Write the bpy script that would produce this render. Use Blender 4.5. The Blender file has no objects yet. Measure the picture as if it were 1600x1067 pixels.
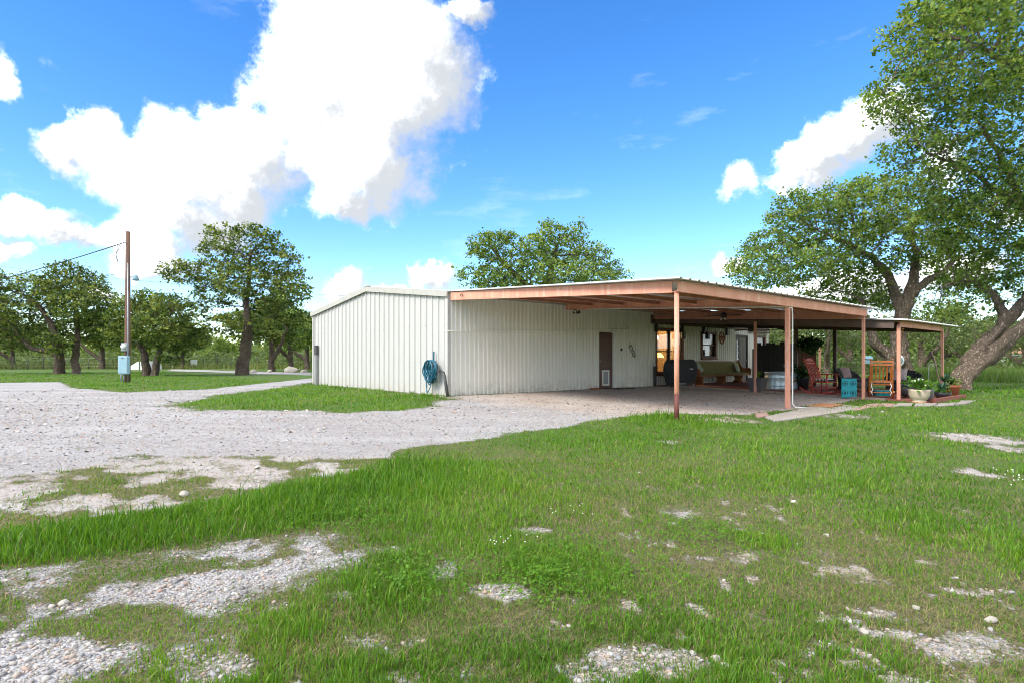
import bpy, math, random
import numpy as np
from mathutils import Vector, Matrix

random.seed(7)
rng = np.random.default_rng(11)
R = math.radians
scene = bpy.context.scene
col = scene.collection

# ------------------------------------------------------------------ camera
F_PX, HORIZON, CAM_Z = 910.0, 561.0, 1.05        # photograph is 1600 x 1067
cam_d = bpy.data.cameras.new('camera')
cam = bpy.data.objects.new('camera', cam_d)
col.objects.link(cam)
cam.location = (0, 0, CAM_Z)
cam.rotation_euler = (R(90), 0, 0)
cam_d.sensor_width = 36.0
cam_d.lens = F_PX / 1600.0 * 36.0
cam_d.shift_y = (HORIZON - 533.5) / 1600.0
cam_d.clip_start = 0.05
cam_d.clip_end = 4000
scene.camera = cam

# ------------------------------------------------------------------ light
SUN_AZ, SUN_EL = R(-128), R(43)                    # azimuth from +Y towards +X
sd = Vector((math.sin(SUN_AZ) * math.cos(SUN_EL), math.cos(SUN_AZ) * math.cos(SUN_EL), math.sin(SUN_EL)))
sun_d = bpy.data.lights.new('sun', 'SUN')
sun_d.energy = 0.95
sun_d.angle = R(22)
sun_d.color = (1.0, 0.95, 0.87)
sun = bpy.data.objects.new('sun', sun_d)
col.objects.link(sun)
sun.location = sd * 60
sun.rotation_euler = (-sd).to_track_quat('-Z', 'Y').to_euler()

vs = scene.view_settings
scene.display_settings.display_device = 'sRGB'
vs.view_transform = 'Standard'
vs.look = 'None'
vs.exposure = 2.34
vs.gamma = 1.0
vs.use_curve_mapping = False
cy = scene.cycles
cy.use_denoising = True
cy.denoising_prefilter = 'ACCURATE'
cy.filter_width = 1.0
cy.use_adaptive_sampling = True
cy.adaptive_threshold = 0.02
cy.max_bounces = 9
cy.diffuse_bounces = 7
cy.glossy_bounces = 3
cy.transmission_bounces = 4
cy.transparent_max_bounces = 8
cy.caustics_reflective = False
cy.caustics_refractive = False


# ------------------------------------------------------------------ sky with cumulus clouds
def build_world():
    w = bpy.data.worlds.new('World')
    scene.world = w
    w.use_nodes = True
    nt = w.node_tree
    nt.nodes.clear()
    N = nt.nodes.new
    L = nt.links.new

    def math_(op, a, b=None, c=None):
        n = N('ShaderNodeMath')
        n.operation = op
        for i, x in enumerate((a, b, c)):
            if x is None:
                continue
            if isinstance(x, (int, float)):
                n.inputs[i].default_value = x
            else:
                L(x, n.inputs[i])
        return n.outputs[0]

    def vmath(op, a, b=None):
        n = N('ShaderNodeVectorMath')
        n.operation = op
        for i, x in enumerate((a, b)):
            if x is None:
                continue
            if isinstance(x, (tuple, list)):
                n.inputs[i].default_value = x
            else:
                L(x, n.inputs[i])
        return n.outputs['Value'] if op in ('LENGTH', 'DOT_PRODUCT') else n.outputs[0]

    def noise(vec, scale, detail, rough, lac=2.0):
        n = N('ShaderNodeTexNoise')
        n.inputs['Scale'].default_value = scale
        n.inputs['Detail'].default_value = detail
        n.inputs['Roughness'].default_value = rough
        n.inputs['Lacunarity'].default_value = lac
        L(vec, n.inputs['Vector'])
        return n

    sky = N('ShaderNodeTexSky')
    sky.sky_type = 'NISHITA'
    sky.sun_disc = False
    sky.sun_elevation = SUN_EL
    sky.sun_rotation = SUN_AZ
    sky.altitude = 300
    sky.air_density = 1.0
    sky.dust_density = 0.12
    sky.ozone_density = 2.6
    hs = N('ShaderNodeHueSaturation')
    hs.inputs['Hue'].default_value = 0.507
    hs.inputs['Saturation'].default_value = 1.32
    hs.inputs['Value'].default_value = 0.60
    L(sky.outputs[0], hs.inputs['Color'])

    tc = N('ShaderNodeTexCoord')
    d = vmath('NORMALIZE', tc.outputs['Generated'])
    sx = N('ShaderNodeSeparateXYZ')
    L(d, sx.inputs[0])
    az = math_('ARCTAN2', sx.outputs[0], sx.outputs[1])
    el = math_('ARCSINE', sx.outputs[2])
    # turbulent warp of the directions, so that the outlines billow
    n1 = noise(d, 7.0, 7.0, 0.62)
    n2 = noise(d, 26.0, 5.0, 0.6)
    warp = vmath('SUBTRACT', n1.outputs['Color'], (0.5, 0.5, 0.5))
    warp = vmath('MULTIPLY', warp, (0.11, 0.11, 0.0))
    warp2 = vmath('SUBTRACT', n2.outputs['Color'], (0.5, 0.5, 0.5))
    warp2 = vmath('MULTIPLY', warp2, (0.03, 0.03, 0.0))
    cb = N('ShaderNodeCombineXYZ')
    L(az, cb.inputs[0])
    L(el, cb.inputs[1])
    p = vmath('ADD', vmath('ADD', cb.outputs[0], warp), warp2)

    def ae(x, y):
        return math.atan2(x - 800, F_PX), math.atan2(HORIZON - y, math.hypot(F_PX, x - 800))
    blobs = [(560, 40, 125, 110), (610, 130, 128, 105), (540, 215, 135, 95), (585, 280, 95, 55), (655, 95, 85, 65),
             (480, 150, 75, 60), (540, 320, 60, 24), (340, 262, 120, 62), (400, 235, 85, 62), (270, 295, 115, 58),
             (300, 345, 105, 46), (225, 380, 75, 34), (250, 412, 70, 24), (375, 305, 60, 55),
             (135, 235, 82, 40), (165, 212, 40, 26), (100, 245, 50, 22),
             (45, 345, 95, 28), (110, 372, 70, 18), (10, 385, 50, 18),
             (2, 110, 30, 36),
             (548, 440, 46, 34), (677, 434, 42, 30), (620, 452, 30, 12), (150, 458, 50, 14),
             (1160, 291, 36, 26), (1148, 308, 26, 14), 
             (1335, 215, 78, 44), (1275, 262, 66, 32), (1222, 290, 34, 14), (1395, 185, 50, 45), (1470, 250, 45, 42),
             (1580, 330, 50, 34), (1140, 412, 30, 20), (735, 18, 48, 20), (1500, 425, 80, 26), (1330, 470, 150, 40),
             (1690, 190, 90, 60), (-140, 330, 120, 60), (-220, 180, 90, 60)]
    cl = []
    for x, y, rx, ry in blobs:
        a, e = ae(x, y)
        k = math.cos(a)
        cl.append((a, e, rx / F_PX * k * k, ry / F_PX * k, 0.42 if rx < 28 else 0.85 if rx < 50 else 1.0))
    # unseen clouds, same kind, added overhead and behind the camera for soft fill light
    rr = random.Random(5)
    for i in range(54):
        a = rr.uniform(0.95, 2 * math.pi - 0.95)
        if a > math.pi:
            a -= 2 * math.pi
        e = rr.uniform(0.08, 1.35)
        if e > 0.85:
            a = rr.uniform(-math.pi, math.pi)
        s = rr.uniform(0.12, 0.27)
        cl.append((a, e, s * 1.4 / max(0.4, math.cos(e)), s, 1.0))
    field = sw = ss = None
    nblob = 0
    for a, e, rx, ry, amp in cl:
        q = vmath('SUBTRACT', p, (a, e, 0))
        q = vmath('MULTIPLY', q, (1 / rx, 1 / ry, 0))
        v = math_('SUBTRACT', amp, vmath('LENGTH', q))
        field = v if field is None else math_('SMOOTH_MAX', field, v, 0.25)
        nblob += 1
        if nblob <= len(blobs) and max(rx, ry) > 0.045:      # which flank of its billow a point lies on, away from the sun counts as shade
            wgt = math_('MAXIMUM', math_('ADD', v, 0.25), 0.0)
            sd_ = math_('MULTIPLY', wgt, vmath('DOT_PRODUCT', q, (0.62, -0.78, 0)))
            sw = wgt if sw is None else math_('ADD', sw, wgt)
            ss = sd_ if ss is None else math_('ADD', ss, sd_)
    nd = noise(d, 16.0, 9.0, 0.66)
    f2 = math_('ADD', field, math_('MULTIPLY', math_('SUBTRACT', nd.outputs['Fac'], 0.5), 1.5))
    mr = N('ShaderNodeMapRange')
    mr.interpolation_type = 'SMOOTHSTEP'
    L(f2, mr.inputs['Value'])
    mr.inputs['From Min'].default_value = -0.24
    mr.inputs['From Max'].default_value = 0.52
    # thin veil towards the horizon on the sunny side and wisps
    wis = N('ShaderNodeTexNoise')
    wm = vmath('MULTIPLY', d, (3.0, 3.0, 11.0))
    wis.inputs['Scale'].default_value = 1.6
    wis.inputs['Detail'].default_value = 7
    wis.inputs['Roughness'].default_value = 0.6
    L(wm, wis.inputs['Vector'])
    wr = N('ShaderNodeMapRange')
    L(wis.outputs['Fac'], wr.inputs['Value'])
    wr.inputs['From Min'].default_value = 0.60
    wr.inputs['From Max'].default_value = 0.85
    wr.inputs['To Max'].default_value = 0.22
    mask = math_('MAXIMUM', mr.outputs[0], wr.outputs[0])
    # relief of the cloud: same noise read a little towards the sun
    off = vmath('ADD', d, (sd.x * 0.018, sd.y * 0.018, sd.z * 0.03))
    nr = noise(off, 6.0, 8.0, 0.58)
    nc = noise(d, 6.0, 8.0, 0.58)
    rel = math_('SUBTRACT', nc.outputs['Fac'], nr.outputs['Fac'])
    flank = math_('DIVIDE', ss, math_('ADD', sw, 0.12))
    rel = math_('SUBTRACT', math_('MULTIPLY', rel, 2.6), math_('MULTIPLY', flank, 1.25))
    rel = math_('ADD', rel, math_('MULTIPLY', math_('SUBTRACT', nd.outputs['Fac'], 0.5), 0.8))
    rm = N('ShaderNodeMapRange')
    L(rel, rm.inputs['Value'])
    rm.interpolation_type = 'SMOOTHSTEP'
    rm.inputs['From Min'].default_value = -0.55
    rm.inputs['From Max'].default_value = 1.12
    cr = N('ShaderNodeValToRGB')
    L(rm.outputs[0], cr.inputs[0])
    el_ = cr.color_ramp.elements
    for pos_, c_ in ((0.0, (.160, .169, .181)), (0.30, (.190, .197, .206)), (0.56, (.220, .223, .228)), (1.0, (1.1, 1.09, 1.07))):
        e_ = el_[0] if pos_ == 0.0 else el_[1] if pos_ == 1.0 else el_.new(pos_)
        e_.position = pos_
        e_.color = (*c_, 1)
    cs_ = N('ShaderNodeVectorMath')
    cs_.operation = 'SCALE'
    L(cr.outputs[0], cs_.inputs[0])
    cs_.inputs['Scale'].default_value = 9.0
    mx = N('ShaderNodeMix')
    mx.data_type = 'RGBA'
    L(mask, mx.inputs[0])
    L(hs.outputs[0], mx.inputs[6])
    L(cs_.outputs[0], mx.inputs[7])
    bg = N('ShaderNodeBackground')
    bg.inputs['Strength'].default_value = 0.1
    L(mx.outputs[2], bg.inputs['Color'])
    out = N('ShaderNodeOutputWorld')
    L(bg.outputs[0], out.inputs[0])
    w.cycles.sampling_method = 'MANUAL'
    w.cycles.sample_map_resolution = 512


build_world()

# ------------------------------------------------------------------ site frame: u along the long wall, v into the building
YAW = R(40)
UX, UY = math.cos(YAW), math.sin(YAW)
CX, CY = -1.8421, 16.7632                          # near corner of the building


def W(u, v, z=0.0):
    return Vector((CX + u * UX - v * UY, CY + u * UY + v * UX, z))


def uv_of(x, y):
    dx, dy = x - CX, y - CY
    return dx * UX + dy * UY, -dx * UY + dy * UX


def gz_uv(v):
    return -0.02 * np.clip(-v - 1.0, 0, 13)


def gz(x, y):
    return gz_uv(uv_of(x, y)[1])


def at(px, py, dz=0.0):
    """ground point that lies behind a place in the photograph (survey of the site)"""
    z = 0.0
    for _ in range(25):
        Y = F_PX * (CAM_Z - z - dz) / (py - HORIZON)
        X = (px - 800) / F_PX * Y
        z = float(gz(X, Y))
    return Vector((X, Y, z + dz))


def deep(px, py, Y):
    return Vector(((px - 800) / F_PX * Y, Y, CAM_Z + (HORIZON - py) / F_PX * Y))


# ------------------------------------------------------------------ scene bookkeeping
def tag(o, label, cat, group=None, kind=None):
    if label:
        o['label'] = label
    if cat:
        o['category'] = cat
    if group:
        o['group'] = group
    if kind:
        o['kind'] = kind
    return o


def thing(name, label, cat, loc=(0, 0, 0), rz=0.0, group=None):
    o = bpy.data.objects.new(name, None)
    o.empty_display_size = 0.1
    col.objects.link(o)
    o.location = loc
    o.rotation_euler = (0, 0, rz)
    return tag(o, label, cat, group)


def copy_tree(o, parent=None):
    c = o.copy()
    col.objects.link(c)
    c.parent = parent
    for ch in list(o.children):
        copy_tree(ch, c)
    return c


class MB:
    """collects shapes and links them as one mesh object"""

    def __init__(self):
        self.v, self.f, self.sm = [], [], []

    def add(self, vs_, fs, smooth=False, M=None):
        b = len(self.v)
        for p in vs_:
            self.v.append(tuple(M @ Vector(p)) if M is not None else tuple(p))
        for f in fs:
            self.f.append(tuple(i + b for i in f))
            self.sm.append(smooth)
        return self

    def box(self, lo, hi, M=None):
        x0, y0, z0 = lo
        x1, y1, z1 = hi
        v = [(x0, y0, z0), (x1, y0, z0), (x1, y1, z0), (x0, y1, z0), (x0, y0, z1), (x1, y0, z1), (x1, y1, z1), (x0, y1, z1)]
        return self.add(v, [(0, 3, 2, 1), (4, 5, 6, 7), (0, 1, 5, 4), (1, 2, 6, 5), (2, 3, 7, 6), (3, 0, 4, 7)], False, M)

    def bevbox(self, lo, hi, b=0.02, M=None):
        x0, y0, z0 = lo
        x1, y1, z1 = hi
        b = min(b, (x1 - x0) / 2.1, (y1 - y0) / 2.1, (z1 - z0) / 2.1)

        def ring(z, i):
            return [(x0 + i, y0 + b, z), (x0 + b, y0 + i, z), (x1 - b, y0 + i, z), (x1 - i, y0 + b, z),
                    (x1 - i, y1 - b, z), (x1 - b, y1 - i, z), (x0 + b, y1 - i, z), (x0 + i, y1 - b, z)]
        v = ring(z0, b) + ring(z0 + b, 0) + ring(z1 - b, 0) + ring(z1, b)
        fs = [tuple(range(7, -1, -1)), tuple(range(24, 32))]
        for k in range(3):
            for i in range(8):
                j = (i + 1) % 8
                fs.append((k * 8 + i, k * 8 + j, k * 8 + 8 + j, k * 8 + 8 + i))
        return self.add(v, fs, False, M)

    def beam(self, a, b, w, h, up=(0, 0, 1)):
        """rectangular bar from a to b: w across, h along up, the axis through its centre"""
        a, b = Vector(a), Vector(b)
        d = (b - a).normalized()
        s = d.cross(Vector(up))
        if s.length < 1e-4:
            s = d.cross(Vector((1, 0, 0)))
        s.normalize()
        t = s.cross(d).normalized()
        v = []
        for p in (a, b):
            for i, j in ((-1, -1), (1, -1), (1, 1), (-1, 1)):
                v.append(p + s * (i * w / 2) + t * (j * h / 2))
        return self.add(v, [(0, 1, 2, 3), (7, 6, 5, 4), (0, 4, 5, 1), (1, 5, 6, 2), (2, 6, 7, 3), (3, 7, 4, 0)])

    def tube(self, pts, rad, n=8, cap=True, smooth=True):
        pts = [Vector(p) for p in pts]
        m = len(pts)
        if isinstance(rad, (int, float)):
            rad = [rad] * m
        v, fs = [], []
        ref = None
        for i, p in enumerate(pts):
            d = (pts[min(i + 1, m - 1)] - pts[max(i - 1, 0)])
            if d.length < 1e-9:
                d = Vector((0, 0, 1))
            d.normalize()
            if ref is None:
                ref = d.orthogonal().normalized()
            ref = (ref - d * ref.dot(d))
            if ref.length < 1e-6:
                ref = d.orthogonal()
            ref.normalize()
            s = d.cross(ref)
            for k in range(n):
                t = 2 * math.pi * k / n
                v.append(p + (ref * math.cos(t) + s * math.sin(t)) * rad[i])
        for i in range(m - 1):
            for k in range(n):
                j = (k + 1) % n
                fs.append((i * n + k, i * n + j, i * n + n + j, i * n + n + k))
        if cap:
            fs.append(tuple(range(n - 1, -1, -1)))
            fs.append(tuple(range((m - 1) * n, m * n)))
        return self.add(v, fs, smooth)

    def lathe(self, prof, n=20, M=None, sx=1.0, sy=1.0, smooth=True):
        v, fs = [], []
        for r, z in prof:
            for k in range(n):
                t = 2 * math.pi * k / n
                v.append((r * math.cos(t) * sx, r * math.sin(t) * sy, z))
        for i in range(len(prof) - 1):
            for k in range(n):
                j = (k + 1) % n
                fs.append((i * n + k, i * n + j, i * n + n + j, i * n + n + k))
        fs.append(tuple(range(n - 1, -1, -1)))
        fs.append(tuple(range((len(prof) - 1) * n, len(prof) * n)))
        return self.add(v, fs, smooth, M)

    def prism(self, poly, axis, lo, hi, M=None):
        """polygon extruded along axis 0, 1 or 2"""
        n = len(poly)

        def P(a, b, c):
            return (c, a, b) if axis == 0 else (a, c, b) if axis == 1 else (a, b, c)
        v = [P(a, b, lo) for a, b in poly] + [P(a, b, hi) for a, b in poly]
        fs = [tuple(range(n)), tuple(range(2 * n - 1, n - 1, -1))]
        for i in range(n):
            j = (i + 1) % n
            fs.append((i, i + n, j + n, j))
        return self.add(v, fs, False, M)

    def sphere(self, c, r, n=12, m=8, scale=(1, 1, 1)):
        v, fs = [], []
        for i in range(m + 1):
            t = math.pi * i / m
            for k in range(n):
                q = 2 * math.pi * k / n
                v.append((c[0] + r * scale[0] * math.sin(t) * math.cos(q), c[1] + r * scale[1] * math.sin(t) * math.sin(q), c[2] + r * scale[2] * math.cos(t)))
        for i in range(m):
            for k in range(n):
                j = (k + 1) % n
                fs.append((i * n + k, i * n + n + k, i * n + n + j, i * n + j))
        return self.add(v, fs, True)

    def build(self, name, mat, parent=None):
        me = bpy.data.meshes.new(name)
        me.from_pydata(self.v, [], self.f)
        me.polygons.foreach_set('use_smooth', self.sm)
        me.materials.append(mat)
        me.update()
        o = bpy.data.objects.new(name, me)
        col.objects.link(o)
        o.parent = parent
        return o


def np_mesh(name, verts, faces, mat, parent=None, attrs=None, smooth=False):
    """faces: list of int arrays (n,3) or (n,4)"""
    me = bpy.data.meshes.new(name)
    nv = len(verts)
    me.vertices.add(nv)
    me.vertices.foreach_set('co', np.ascontiguousarray(verts, dtype=np.float32).ravel())
    loops = np.concatenate([f.ravel() for f in faces]).astype(np.int32)
    tot = np.concatenate([np.full(len(f), f.shape[1], np.int32) for f in faces])
    start = np.concatenate([[0], np.cumsum(tot)[:-1]]).astype(np.int32)
    me.loops.add(len(loops))
    me.loops.foreach_set('vertex_index', loops)
    me.polygons.add(len(tot))
    me.polygons.foreach_set('loop_start', start)
    me.polygons.foreach_set('loop_total', tot)
    if smooth:
        me.polygons.foreach_set('use_smooth', np.ones(len(tot), bool))
    for k, arr in (attrs or {}).items():
        a = me.attributes.new(k, 'FLOAT', 'POINT')
        a.data.foreach_set('value', np.ascontiguousarray(arr, dtype=np.float32))
    me.materials.append(mat)
    me.update(calc_edges=True)
    o = bpy.data.objects.new(name, me)
    col.objects.link(o)
    o.parent = parent
    return o


# ------------------------------------------------------------------ materials
class NT:
    def __init__(self, name):
        self.m = bpy.data.materials.new(name)
        self.m.use_nodes = True
        self.t = self.m.node_tree
        self.t.nodes.clear()
        self.out = self.t.nodes.new('ShaderNodeOutputMaterial')

    def n(self, typ, **kw):
        x = self.t.nodes.new(typ)
        for k, v in kw.items():
            setattr(x, k, v)
        return x

    def l(self, a, b):
        self.t.links.new(a, b)

    def coord(self, kind='Object'):
        return self.n('ShaderNodeTexCoord').outputs[kind]

    def pos(self):
        return self.n('ShaderNodeNewGeometry').outputs['Position']

    def noise(self, vec, scale, detail=4, rough=0.55):
        x = self.n('ShaderNodeTexNoise')
        x.inputs['Scale'].default_value = scale
        x.inputs['Detail'].default_value = detail
        x.inputs['Roughness'].default_value = rough
        self.l(vec, x.inputs['Vector'])
        return x.outputs['Fac']

    def scaled(self, vec, s):
        x = self.n('ShaderNodeVectorMath', operation='MULTIPLY')
        self.l(vec, x.inputs[0])
        x.inputs[1].default_value = s
        return x.outputs[0]

    def ramp(self, fac, stops):
        x = self.n('ShaderNodeValToRGB')
        e = x.color_ramp.elements
        while len(e) < len(stops):
            e.new(0.5)
        for i, (p, c) in enumerate(stops):
            e[i].position = p
            e[i].color = (*c, 1) if len(c) == 3 else c
        self.l(fac, x.inputs[0])
        return x.outputs[0]

    def mix(self, fac, a, b, blend='MIX'):
        x = self.n('ShaderNodeMix', data_type='RGBA', blend_type=blend)
        for i, q in ((0, fac), (6, a), (7, b)):
            if isinstance(q, (int, float)):
                x.inputs[i].default_value = q
            elif isinstance(q, (tuple, list)):
                x.inputs[i].default_value = (*q, 1)
            else:
                self.l(q, x.inputs[i])
        return x.outputs[2]

    def math(self, op, a, b=0.0):
        x = self.n('ShaderNodeMath', operation=op)
        for i, q in enumerate((a, b)):
            if isinstance(q, (int, float)):
                x.inputs[i].default_value = q
            else:
                self.l(q, x.inputs[i])
        return x.outputs[0]

    def maprange(self, v, a, b, c=0.0, d=1.0):
        x = self.n('ShaderNodeMapRange')
        self.l(v, x.inputs[0])
        for i, q in enumerate((a, b, c, d)):
            x.inputs[i + 1].default_value = q
        return x.outputs[0]

    def attr(self, name):
        return self.n('ShaderNodeAttribute', attribute_name=name).outputs['Fac']

    def bump(self, h, strength, dist):
        x = self.n('ShaderNodeBump')
        x.inputs['Strength'].default_value = strength
        x.inputs['Distance'].default_value = dist
        self.l(h, x.inputs['Height'])
        return x.outputs[0]

    def principled(self, color, rough=0.6, metal=0.0, normal=None, spec=0.5):
        x = self.n('ShaderNodeBsdfPrincipled')
        for k, q in (('Base Color', color), ('Roughness', rough), ('Metallic', metal)):
            if isinstance(q, (int, float)):
                x.inputs[k].default_value = q
            elif isinstance(q, (tuple, list)):
                x.inputs[k].default_value = (*q, 1)
            else:
                self.l(q, x.inputs[k])
        x.inputs['Specular IOR Level'].default_value = spec
        if normal is not None:
            self.l(normal, x.inputs['Normal'])
        self.l(x.outputs[0], self.out.inputs[0])
        return x


def plain(name, c1, c2=None, rough=0.6, metal=0.0, scale=6.0, bump=0.0, bscale=40.0, stretch=(1, 1, 1), spec=0.5):
    """two tones mixed by a noise with a light relief"""
    k = NT(name)
    c2 = c2 or tuple(x * 0.75 for x in c1)
    v = k.scaled(k.coord(), stretch)
    f = k.maprange(k.noise(v, scale, 5, 0.6), 0.3, 0.7)
    nrm = None
    if bump:
        nrm = k.bump(k.noise(v, bscale, 3, 0.5), bump, 0.02)
    k.principled(k.mix(f, c1, c2), rough, metal, nrm, spec)
    return k.m


def rust_paint(name, c1, c2, pale):
    """weathered red oxide paint on steel: chalky streaks and darker blotches"""
    k = NT(name)
    c = k.coord()
    f = k.maprange(k.noise(c, 2.2, 6, 0.65), 0.35, 0.68)
    base = k.mix(f, c1, c2)
    st = k.maprange(k.noise(k.scaled(c, (7, 7, 0.8)), 1.3, 5, 0.6), 0.52, 0.75)
    base = k.mix(k.math('MULTIPLY', st, 0.8), base, pale)
    dr = k.maprange(k.noise(k.scaled(c, (16, 16, 1.2)), 1.0, 4, 0.6), 0.62, 0.72)
    base = k.mix(k.math('MULTIPLY', dr, 0.55), base, tuple(x * 0.45 for x in c2))
    sp = k.maprange(k.noise(c, 30, 4, 0.6), 0.66, 0.74)
    base = k.mix(k.math('MULTIPLY', sp, 0.6), base, (0.10, 0.035, 0.02))
    k.principled(base, 0.6, 0.0, k.bump(k.noise(c, 60, 3, 0.6), 0.12, 0.01), 0.35)
    return k.m


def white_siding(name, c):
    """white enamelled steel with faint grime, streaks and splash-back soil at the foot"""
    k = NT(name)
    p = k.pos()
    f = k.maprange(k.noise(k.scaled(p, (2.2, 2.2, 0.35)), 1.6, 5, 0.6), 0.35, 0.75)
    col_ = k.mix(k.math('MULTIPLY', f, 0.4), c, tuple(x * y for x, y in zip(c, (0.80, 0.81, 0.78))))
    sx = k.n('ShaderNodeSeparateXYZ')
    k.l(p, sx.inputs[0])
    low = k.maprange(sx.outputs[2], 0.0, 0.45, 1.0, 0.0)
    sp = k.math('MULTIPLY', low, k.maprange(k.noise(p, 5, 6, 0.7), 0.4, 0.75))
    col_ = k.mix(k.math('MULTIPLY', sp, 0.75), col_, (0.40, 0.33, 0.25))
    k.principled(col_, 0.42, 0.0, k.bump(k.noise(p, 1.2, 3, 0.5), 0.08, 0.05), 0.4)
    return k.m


def emit(name, c, s):
    k = NT(name)
    e = k.n('ShaderNodeEmission')
    e.inputs[0].default_value = (*c, 1)
    e.inputs[1].default_value = s
    k.l(e.outputs[0], k.out.inputs[0])
    return k.m


def glass(name, tint=(0.85, 0.9, 0.9)):
    k = NT(name)
    fr = k.n('ShaderNodeFresnel')
    fr.inputs[0].default_value = 1.5
    tr = k.n('ShaderNodeBsdfTransparent')
    tr.inputs[0].default_value = (*tint, 1)
    gl = k.n('ShaderNodeBsdfGlossy')
    gl.inputs['Roughness'].default_value = 0.02
    mx = k.n('ShaderNodeMixShader')
    k.l(k.math('MULTIPLY', fr.outputs[0], 0.85), mx.inputs[0])
    k.l(tr.outputs[0], mx.inputs[1])
    k.l(gl.outputs[0], mx.inputs[2])
    k.l(mx.outputs[0], k.out.inputs[0])
    return k.m


def leafy(name, stops, trans=0.35, rough=0.55, tipfade=False):
    """leaf or blade: colour from a per-leaf random number, light passes through"""
    k = NT(name)
    c = k.ramp(k.attr('rnd'), stops)
    p = k.n('ShaderNodeBsdfPrincipled')
    k.l(c, p.inputs['Base Color'])
    p.inputs['Roughness'].default_value = rough
    p.inputs['Specular IOR Level'].default_value = 0.3
    t = k.n('ShaderNodeBsdfTranslucent')
    k.l(k.mix(1.0, c, (1.25, 1.15, 0.55), 'MULTIPLY'), t.inputs[0])
    mx = k.n('ShaderNodeMixShader')
    mx.inputs[0].default_value = trans
    k.l(p.outputs[0], mx.inputs[1])
    k.l(t.outputs[0], mx.inputs[2])
    k.l(mx.outputs[0], k.out.inputs[0])
    return k.m


def bark(name, c1, c2):
    k = NT(name)
    p = k.coord()
    v = k.scaled(p, (1, 1, 0.35))
    vo = k.n('ShaderNodeTexVoronoi', feature='DISTANCE_TO_EDGE')
    vo.inputs['Scale'].default_value = 11
    nz_ = k.n('ShaderNodeTexNoise')
    nz_.inputs['Scale'].default_value = 7
    nz_.inputs['Detail'].default_value = 5
    k.l(p, nz_.inputs['Vector'])
    vm_ = k.n('ShaderNodeVectorMath', operation='MULTIPLY_ADD')
    k.l(nz_.outputs['Color'], vm_.inputs[0])
    vm_.inputs[1].default_value = (0.22, 0.22, 0.22)
    k.l(v, vm_.inputs[2])
    k.l(vm_.outputs[0], vo.inputs['Vector'])
    e = k.maprange(vo.outputs['Distance'], 0.0, 0.25)
    n = k.noise(p, 5, 6, 0.65)
    h = k.math('ADD', e, n)
    h2 = k.math('ADD', k.math('MULTIPLY', e, 0.45), k.math('ADD', n, k.math('MULTIPLY', k.noise(p, 1.3, 4, 0.6), 0.7)))
    c = k.mix(k.maprange(h2, 0.55, 1.45), c1, c2)
    k.principled(c, 0.9, 0.0, k.bump(h, 1.0, 0.09), 0.2)
    return k.m


M = {}
M['siding'] = white_siding('white_steel_siding', (0.495, 0.487, 0.468))  # white steel darkened in colour so the sunlit gable does not burn out
M['siding2'] = white_siding('white_steel_wall', (0.84, 0.82, 0.775))  # same white steel, colour raised to brighten the wall shaded by the roofs
M['trim'] = plain('pale_grey_trim', (0.44, 0.43, 0.39), (0.38, 0.37, 0.34), 0.5, 0, 3)
M['galv'] = plain('galvanised_sheet', (0.62, 0.63, 0.63), (0.50, 0.51, 0.52), 0.42, 0.45, 5)
M['roof'] = plain('roof_sheet', (0.56, 0.56, 0.545), (0.46, 0.46, 0.45), 0.45, 0.2, 2.5)
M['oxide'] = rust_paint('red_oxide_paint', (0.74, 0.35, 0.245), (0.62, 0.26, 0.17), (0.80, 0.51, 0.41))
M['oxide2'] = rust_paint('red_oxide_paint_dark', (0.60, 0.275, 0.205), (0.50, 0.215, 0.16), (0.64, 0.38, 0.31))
M['maroon'] = rust_paint('maroon_paint', (0.16, 0.05, 0.04), (0.11, 0.035, 0.03), (0.26, 0.12, 0.1))
M['dark'] = plain('dark_stained_wood', (0.13, 0.088, 0.072), (0.085, 0.058, 0.048), 0.7, 0, 5)
M['black'] = plain('black_metal', (0.014, 0.014, 0.016), (0.03, 0.03, 0.032), 0.45, 0, 8)
M['cover'] = plain('black_cover_fabric', (0.022, 0.024, 0.028), (0.035, 0.037, 0.042), 0.75, 0, 4, 0.4, 9)
M['brown'] = plain('brown_door_paint', (0.14, 0.07, 0.05), (0.10, 0.053, 0.04), 0.5, 0, 2)
M['brownframe'] = plain('brown_window_trim', (0.20, 0.082, 0.052), (0.15, 0.06, 0.04), 0.55, 0, 4)
M['darkframe'] = plain('dark_sash', (0.04, 0.035, 0.033), (0.03, 0.027, 0.026), 0.5, 0, 4)
M['white'] = plain('white_plastic', (0.80, 0.80, 0.78), (0.72, 0.72, 0.69), 0.4, 0, 4)
M['glass'] = glass('window_glass')
M['greydoor'] = plain('weathered_grey_door', (0.22, 0.20, 0.185), (0.13, 0.12, 0.115), 0.7, 0, 3, 0.2, 20, (8, 8, 0.7))
M['room'] = plain('warm_pine_boards', (0.66, 0.47, 0.27), (0.54, 0.36, 0.19), 0.6, 0, 2, 0, 1, (1, 1, 7))
M['lampglow'] = emit('lamp_glow', (1.0, 0.45, 0.12), 5.0)
M['bulb'] = plain('frosted_bulb', (0.85, 0.85, 0.82), (0.8, 0.8, 0.78), 0.25)
M['olive'] = plain('olive_upholstery', (0.27, 0.23, 0.085), (0.21, 0.18, 0.07), 0.9, 0, 10, 0.3, 120)
M['wood'] = plain('varnished_oak', (0.33, 0.14, 0.055), (0.22, 0.085, 0.035), 0.45, 0, 4, 0.1, 30, (6, 6, 0.8))
M['redwood'] = plain('red_stained_wood', (0.40, 0.05, 0.03), (0.28, 0.035, 0.024), 0.45, 0, 5)
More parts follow.
